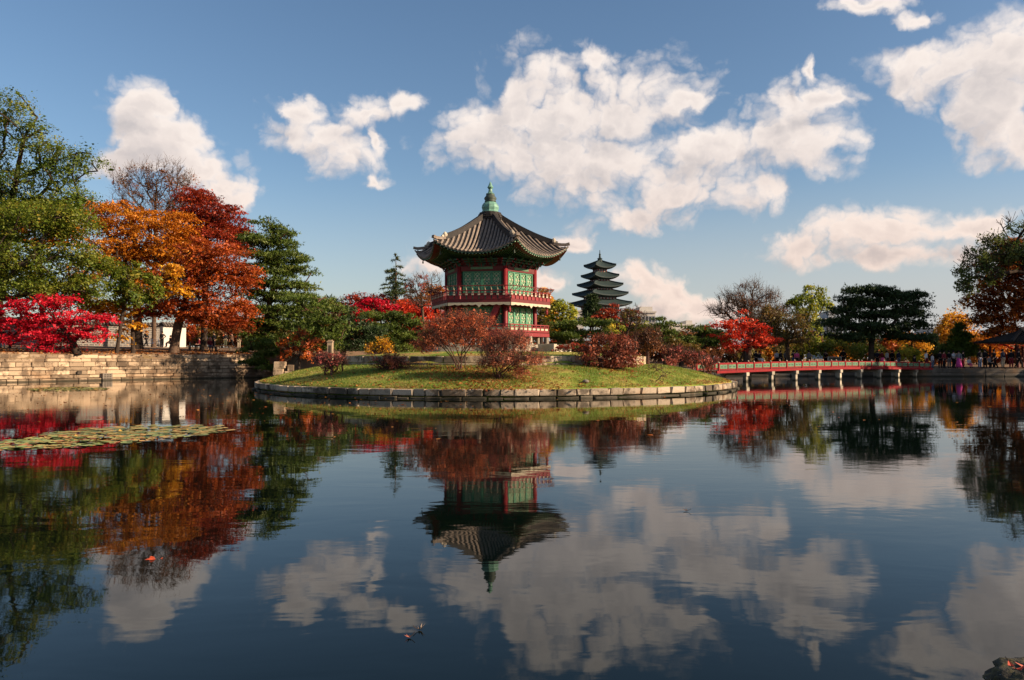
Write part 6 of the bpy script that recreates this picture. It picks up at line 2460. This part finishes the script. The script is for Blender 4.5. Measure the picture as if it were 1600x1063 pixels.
bench(306, 78.4, 'low wooden bench nearest the white wall end', .2)
bench(327, 75.4, 'low wooden bench with the pink-hatted sitter', .3)
bench(350, 80.0, 'empty low wooden bench under the rust-red maple', .1)
p = at(1304, 560, 83)
r = empty('info_board', (p[0], p[1], ground_z(p[0], p[1]) - .38), 'white framed board on two legs behind the bridge', 'sign')
for x in (-.7, .7):
    MB().box(x - .04, x + .04, -.04, .04, 0, 1.45).build('leg', M['plaster'], r)
MB().box(-.66, .66, -.03, .03, 1.0, 1.06).box(-.66, .66, -.03, .03, 1.38, 1.44).build('frame', M['plaster'], r)
MB().box(-.655, .655, -.012, .012, 1.064, 1.376).build('panel', M['stone_dark'], r)

# bicycle leaning by the wall
p = at(241, 560, 86)
r = empty('bicycle', (p[0], p[1], ground_z(p[0], p[1])), 'blue-grey bicycle parked before the palace wall', 'bicycle', rz=.2)
bm = cloth(BLUE)
for x in (-.5, .5):
    wv = [(x + .33 * math.cos(t), 0, .34 + .33 * math.sin(t)) for t in np.linspace(0, 2 * math.pi, 21)]
    wh = MB().tube(wv, .022, 6, cap=False).build('wheel', cloth(BLACK), r)
    sp = MB()
    for t in np.arange(0, math.pi, math.pi / 5):
        sp.tube([(x - .31 * math.cos(t), 0, .34 - .31 * math.sin(t)), (x + .31 * math.cos(t), 0, .34 + .31 * math.sin(t))], .005, 4)
    sp.build('spoke', M['concrete'], wh)
MB().tube([(-.5, 0, .34), (-.15, 0, .34), (.35, 0, .78), (-.25, 0, .78), (-.15, 0, .34)], .02, 6).tube([(-.5, 0, .34), (-.27, 0, .86)], .02, 6).tube([(.5, 0, .34), (.36, 0, .95)], .02, 6).build('frame', bm, r)
MB().tube([(.36, -.25, .98), (.36, .25, .98)], .018, 6).build('handlebar', M['concrete'], r)
MB().box(-.40, -.16, -.06, .06, .86, .92).build('saddle', cloth(BLACK), r)

# ------------------------------------------------------------------ things on the water
LILY = []


def lily_mat():
    m, n, out = mat_new('lily_pad')
    oi = n.new('ShaderNodeObjectInfo')
    P = worldpos(n)
    t = n.math('ADD', oi.outputs['Random'], n.math('MULTIPLY_ADD', n.noise(P, 14, 3, .6), .5, -.25), clamp=True)
    c = n.ramp(t, [(0, (.15, .20, .06)), (.3, (.24, .30, .09)), (.5, (.36, .36, .10)), (.68, (.40, .27, .08)), (.85, (.52, .30, .07)), (1, (.36, .12, .05))])
    principled(n, out, c, .45, spec=.4)
    return m


def lily_mat_tint():
    m, n, out = mat_new('lily_small')
    at_ = n.new('ShaderNodeAttribute', attribute_name='tint')
    c = n.ramp(at_.outputs['Fac'], [(0, (.12, .16, .055)), (.35, (.22, .26, .08)), (.65, (.36, .28, .08)), (1, (.48, .25, .07))])
    principled(n, out, c, .5, spec=.35)
    return m


M['lily'] = lily_mat()
M['lily_small'] = lily_mat_tint()


def pad_mesh(rng):
    """notched round pad, rim slightly wavy and lifted"""
    k = 11
    th = np.linspace(.22, 2 * math.pi - .22, k)
    V = [(0, 0, .004)]
    for q in th:
        V.append((math.cos(q) * rng.uniform(.9, 1.05), math.sin(q) * rng.uniform(.9, 1.05), rng.uniform(.0, .10)))
    F = [(0, i, i + 1) for i in range(1, k)]
    me = bpy.data.meshes.new('leaf')
    me.from_pydata([tuple(map(float, v)) for v in V], [], F)
    me.materials.append(M['lily'])
    return me


def in_poly(x, y, poly):
    c = False
    n = len(poly)
    for i in range(n):
        x1, y1 = poly[i]
        x2, y2 = poly[(i + 1) % n]
        if (y1 > y) != (y2 > y) and x < (x2 - x1) * (y - y1) / (y2 - y1) + x1:
            c = not c
    return c


def lilies():
    rng = np.random.default_rng(42)
    poly = [(-40, 700), (0, 690), (60, 681), (110, 674), (150, 669), (210, 667), (260, 666), (312, 665), (357, 671), (357, 674), (312, 681), (262, 684), (225, 691), (150, 695), (95, 701), (-40, 705)]
    P0 = np.array([on_z(x, y)[:2] for x, y in poly])
    x0, y0, x1, y1 = *P0.min(0), *P0.max(0)
    ctr = P0.mean(0)
    root = empty('water_lily', (ctr[0], ctr[1], 0), 'long patch of yellowing water lily pads floating before the embankment reflection', 'water lily')
    ms = [pad_mesh(rng) for _ in range(8)]
    cand = []
    while len(cand) < 640:
        x, y = rng.uniform(x0 - .4, x1 + .4), rng.uniform(y0 - .4, y1 + .4)
        if in_poly(x + rng.normal(0, .14), y + rng.normal(0, .16), P0.tolist()):
            cand.append((x, y, rng.uniform(.06, .15)))
    cand.sort(key=lambda c: c[1] - c[2] * 3)
    big = cand[:290]
    for i, (x, y, s) in enumerate(big):
        o = link('leaf', ms[i % 8], root)
        o.location = (x - ctr[0], y - ctr[1], .004 + .0006 * (i % 20))
        o.scale = (s, s, s * rng.uniform(.4, 1.6))
        o.rotation_euler = (rng.normal(0, .05), rng.normal(0, .05), rng.uniform(0, 6.28))
    V, F, T = [], [], []
    for i, (x, y, s) in enumerate(cand[290:]):
        k = 9
        a0 = rng.uniform(0, 6.28)
        b = len(V)
        z = .004 + .0006 * (i % 25)
        for q in range(k):
            t = a0 + .2 + (2 * math.pi - .4) * q / (k - 1)
            V.append((x - ctr[0] + s * math.cos(t), y - ctr[1] + s * math.sin(t), z + s * rng.uniform(0, .08)))
        V.append((x - ctr[0], y - ctr[1], z))
        for q in range(k - 1):
            F.append((b + k, b + q, b + q + 1))
            T.append(0)
        T[-(k - 1):] = [rng.random()] * (k - 1)
    o = link('far_leaf', mesh_np('far_leaf', V, np.array(F), M['lily_small'], T), root)
    o['kind'] = 'stuff'
    # curled yellow leaves standing out of the patch
    for (px, py, s) in ((117, 684, .07), (186, 676, .08), (292, 674, .05)):
        c = on_z(px, py)
        q = MB()
        q.add([(-s, 0, .01), (0, -s * .5, .03), (s, 0, .02), (0, s * .4, s * .9), (s * .5, s * .2, s * .6), (-s * .5, s * .2, s * .5)], [(0, 1, 5), (1, 3, 5), (1, 4, 3), (1, 2, 4)])
        o = q.build('curled_leaf', LEAF_CURL, root, loc=(c[0] - ctr[0], c[1] - ctr[1], .01))
    # second thin raft close to the bank
    poly = [(38, 608), (75, 606), (120, 605), (170, 607), (165, 610), (110, 611), (60, 612)]
    P0 = np.array([on_z(x, y)[:2] for x, y in poly])
    x0, y0, x1, y1 = *P0.min(0), *P0.max(0)
    ctr = P0.mean(0)
    root = empty('water_lily', (ctr[0], ctr[1], 0), 'thin olive raft of lily pads close under the sunlit embankment', 'water lily')
    V, F, T = [], [], []
    n = 0
    while n < 420:
        x, y = rng.uniform(x0, x1), rng.uniform(y0, y1)
        if not in_poly(x, y, P0.tolist()):
            continue
        n += 1
        s = rng.uniform(.06, .12)
        b = len(V)
        z = .004 + .0006 * (n % 25)
        for q in range(7):
            t = 2 * math.pi * q / 7
            V.append((x - ctr[0] + s * math.cos(t), y - ctr[1] + s * math.sin(t), z + s * rng.uniform(0, .3)))
        F += [(b, b + q, b + q + 1) for q in range(1, 6)]
        T += [rng.random()] * 5
    o = link('leaf', mesh_np('leaf', V, np.array(F), M['lily_small'], T), root)
    o['kind'] = 'stuff'


LEAF_CURL = mat_plain('curled_leaf', (.42, .26, .06), .6, .2, 9.0)
lilies()

# drifting leaves and specks
rng = np.random.default_rng(8)
C = []
while len(C) < 420:
    px, py = rng.uniform(0, 700), 600 + abs(rng.normal(0, 28)) + 8
    if rng.random() < .35:
        px = rng.uniform(0, 1600)
    c = on_z(px, py)
    a = math.degrees(math.atan2(c[0] - ISLE[0], -(c[1] - ISLE[1])))
    if math.hypot(c[0] - ISLE[0], c[1] - ISLE[1]) > isle_r(a) + .3 and c[1] < 66:
        C.append((c[0], c[1], .006))
C = np.array(C)
V, F = leaf_quads(rng, C, unit(np.array((0, 0, 1.0)) + rng.normal(0, .12, (len(C), 3))), .085, .7)
tag(link('floating_leaves', mesh_np('floating_leaves', V, F, LEAF['litter'], rng.random(len(C)))), kind='stuff')


def maple_leaf(name, px, py, size, col, label, rz, curl=.35):
    """five-pointed fallen leaf with a stalk, curled up at its tips"""
    c = on_z(px, py)
    root = empty(name, (c[0], c[1], .004), label, 'leaf', rz=rz)
    V = [(0, 0, .002)]
    tips = [(-100, .62), (-50, .9), (0, 1.0), (50, .9), (100, .62)]
    ring = []
    for i, (a, r) in enumerate(tips):
        ring.append((a, r, curl * r * r))
        if i < 4:
            ring.append((a + 25, .38, .04))
    ring = [(-150, .2, .02)] + ring + [(150, .2, .02)]
    for a, r, z in ring:
        V.append((size * r * math.sin(R(a)), size * r * math.cos(R(a)), size * z + .002))
    F = [(0, i + 1, i) for i in range(1, len(V) - 1)] + [(0, 1, len(V) - 1)]
    MB().add(V, F).build('blade', mat_plain(name + '_%d' % px, col, .7, .3, 40.0), root)
    MB().tube([(0, 0, .004), (0, -size * .5, .012), (size * .1, -size * 1.0, .03)], .0022, 5).build('stalk', M['bark'], root)


maple_leaf('fallen_leaf', 640, 997, .034, (.32, .10, .06), 'small reddish maple leaf floating below the curled dark leaf', 1.9, .5)
maple_leaf('fallen_leaf', 655, 985, .040, (.20, .15, .11), 'curled dark leaf with pale upper lobe floating on open water', -1.3, .9)
maple_leaf('fallen_leaf', 1073, 799, .055, (.10, .06, .04), 'lone brown leaf drifting on the cloud reflection', .8, .4)


def koi():
    c = on_z(237, 874)
    root = empty('koi_fish', (c[0], c[1], .0), 'orange koi with its back just breaking the surface', 'fish', rz=.25)
    L = .068
    V, F = [], []
    prof = [(-1.0, .04), (-.85, .16), (-.5, .27), (-.1, .29), (.35, .20), (.7, .10), (.9, .06)]
    n = 10
    for (x, r) in prof:
        for k in range(n):
            t = 2 * math.pi * k / n
            V.append((x * L, r * L * .8 * math.cos(t), r * L * math.sin(t) - .010))
    for i in range(len(prof) - 1):
        for k in range(n):
            F.append((i * n + k, i * n + (k + 1) % n, (i + 1) * n + (k + 1) % n, (i + 1) * n + k))
    F.append(tuple(range(n)))
    m = mat_plain('koi_skin', (.50, .075, .025), .35, .2, 60.0, spec=.6)
    MB().add(V, F).build('body', m, root, smooth=True)
    MB().prism([(.86 * L, 0, -.006), (1.35 * L, .003, .012), (1.2 * L, .003, -.004), (1.32 * L, 0, -.02)], (0, .003, 0)).build('tail', m, root)
    MB().prism([(-.3 * L, 0, .015), (-.1 * L, 0, .028), (.3 * L, 0, .018), (.35 * L, 0, .008)], (0, .002, 0)).build('dorsal_fin', m, root)
    for s in (-1, 1):
        MB().prism([(-.5 * L, s * .2 * L, .0), (-.25 * L, s * .5 * L, .004), (-.2 * L, s * .25 * L, .002)], (0, 0, .002)).build('side_fin', m, root)


koi()

# rock with moss and fallen red leaves at the near shore
import bmesh
c = on_z(1597, 1052, .06)
root = empty('shore_rock', (c[0] + .12, c[1] - .03, 0), 'dark mossy rock at the near shore in the bottom corner', 'rock')
bm = bmesh.new()
bmesh.ops.create_icosphere(bm, subdivisions=4, radius=1.0)
r2 = random.Random(4)
from mathutils import noise as mnoise
for v in bm.verts:
    d = v.co.normalized()
    k = 1 + .28 * mnoise.noise(d * 2.1) + .13 * mnoise.noise(d * 6.0) + .05 * mnoise.noise(d * 15)
    v.co = Vector((d.x * .27 * k, d.y * .26 * k, d.z * .092 * k))
me = bpy.data.meshes.new('rock_body')
bm.to_mesh(me)
bm.free()
for p_ in me.polygons:
    p_.use_smooth = True


def rock_mat():
    m, n, out = mat_new('mossy_rock')
    P = worldpos(n)
    a = n.noise(P, 22, 5, .65)
    b = n.noise(P, 90, 3, .6)
    col = n.ramp(a, [(.3, (.018, .017, .014)), (.5, (.05, .045, .03)), (.68, (.10, .085, .03)), (.8, (.14, .10, .05))])
    col = n.mix(n.smooth(b, .66, .72), col, (.35, .33, .30))
    principled(n, out, col, .9, bump=n.math('ADD', a, n.math('MULTIPLY', b, .3)), bstr=.9, bdist=.02)
    return m


me.materials.append(rock_mat())
link('rock_body', me, root, loc=(0, 0, .02))
for i, (px, py, s, rz, col) in enumerate(((1580, 1040, .045, 1.3, (.38, .06, .03)), (1592, 1046, .04, .2, (.42, .08, .05)), (1598, 1041, .038, 2.4, (.45, .12, .08)))):
    q = at(px, py, 3.98)
    r_ = empty('fallen_leaf', (q[0], q[1], max(.07, q[2])), ['long dark red leaf lying on the mossy rock crest', 'folded red leaf resting mid-rock beside the long one', 'pale pink-red leaf on the rock at the picture corner'][i], 'leaf', rz=rz)
    MB().add([(-s, 0, .012), (0, s * .35, 0), (s, 0, .014), (0, -s * .35, .0), (0, 0, -.006)], [(0, 4, 1), (1, 4, 2), (2, 4, 3), (3, 4, 0)]).build('blade', mat_plain('rock_leaf_%d' % i, col, .7, .3, 40), r_)
    MB().tube([(s * .9, 0, .012), (s * 1.5, .006, .02)], .0018, 5).build('stalk', M['bark'], r_)

# carved drain block set in the embankment, and a dark block painted as the shade of an opening above it
p = at(179, 592, 60.2)
pA, pB = np.array((-36.7, 55)), np.array((-31.5, 62))
t = (pB - pA) / np.hypot(*(pB - pA))
u = np.dot(np.array(p[:2]) - pA, t)
c = pA + t * u
nrm = np.array((t[1], -t[0]))
rz = math.atan2(t[1], t[0])
r = empty('drain_block', (*(c + nrm * .16), 0), 'square carved brown drain stone low in the embankment at the water', 'drain')
r.rotation_euler = (0, 0, rz)
MB().box(-.38, .38, -.12, .5, -.2, .56).build('block', M['stone_dark'], r)
for i in range(3):
    for j in range(3):
        MB().box(-.27 + .2 * i, -.13 + .2 * i, -.128, -.1205, .08 + .16 * j, .17 + .16 * j).build('slot', M['mortar'], r)  # dark plates on the face, painted as the shade inside drain holes
p = at(136, 584, 58.6)
u = np.dot(np.array(p[:2]) - pA, t)
c = pA + t * u
r = empty('spout_stone', (*(c + nrm * .02), .62), 'little dark hooded spout stone above the waterline of the embankment', 'spout')
r.rotation_euler = (0, 0, rz)
MB().box(-.16, .16, -.1, .3, -.09, .09).prism([(-.18, -.14, .093), (.18, -.14, .093), (.12, -.14, .16), (-.12, -.14, .16)], (0, .4, 0)).build('spout_body', M['mortar'], r)  # solid dark block in place of a small opening's shade
# a dark pebble on the lawn
c = at(915, 594, 34.8)
r = empty('stone', (c[0], c[1], isle_z(c[0], c[1])), 'single dark stone lying on the sunny lawn', 'stone')
MB().lathe([(.05, -.02), (.15, .02), (.17, .07), (.10, .13), (.02, .15)], 9).build('stone_body', M['stone_dark'], r, smooth=True)
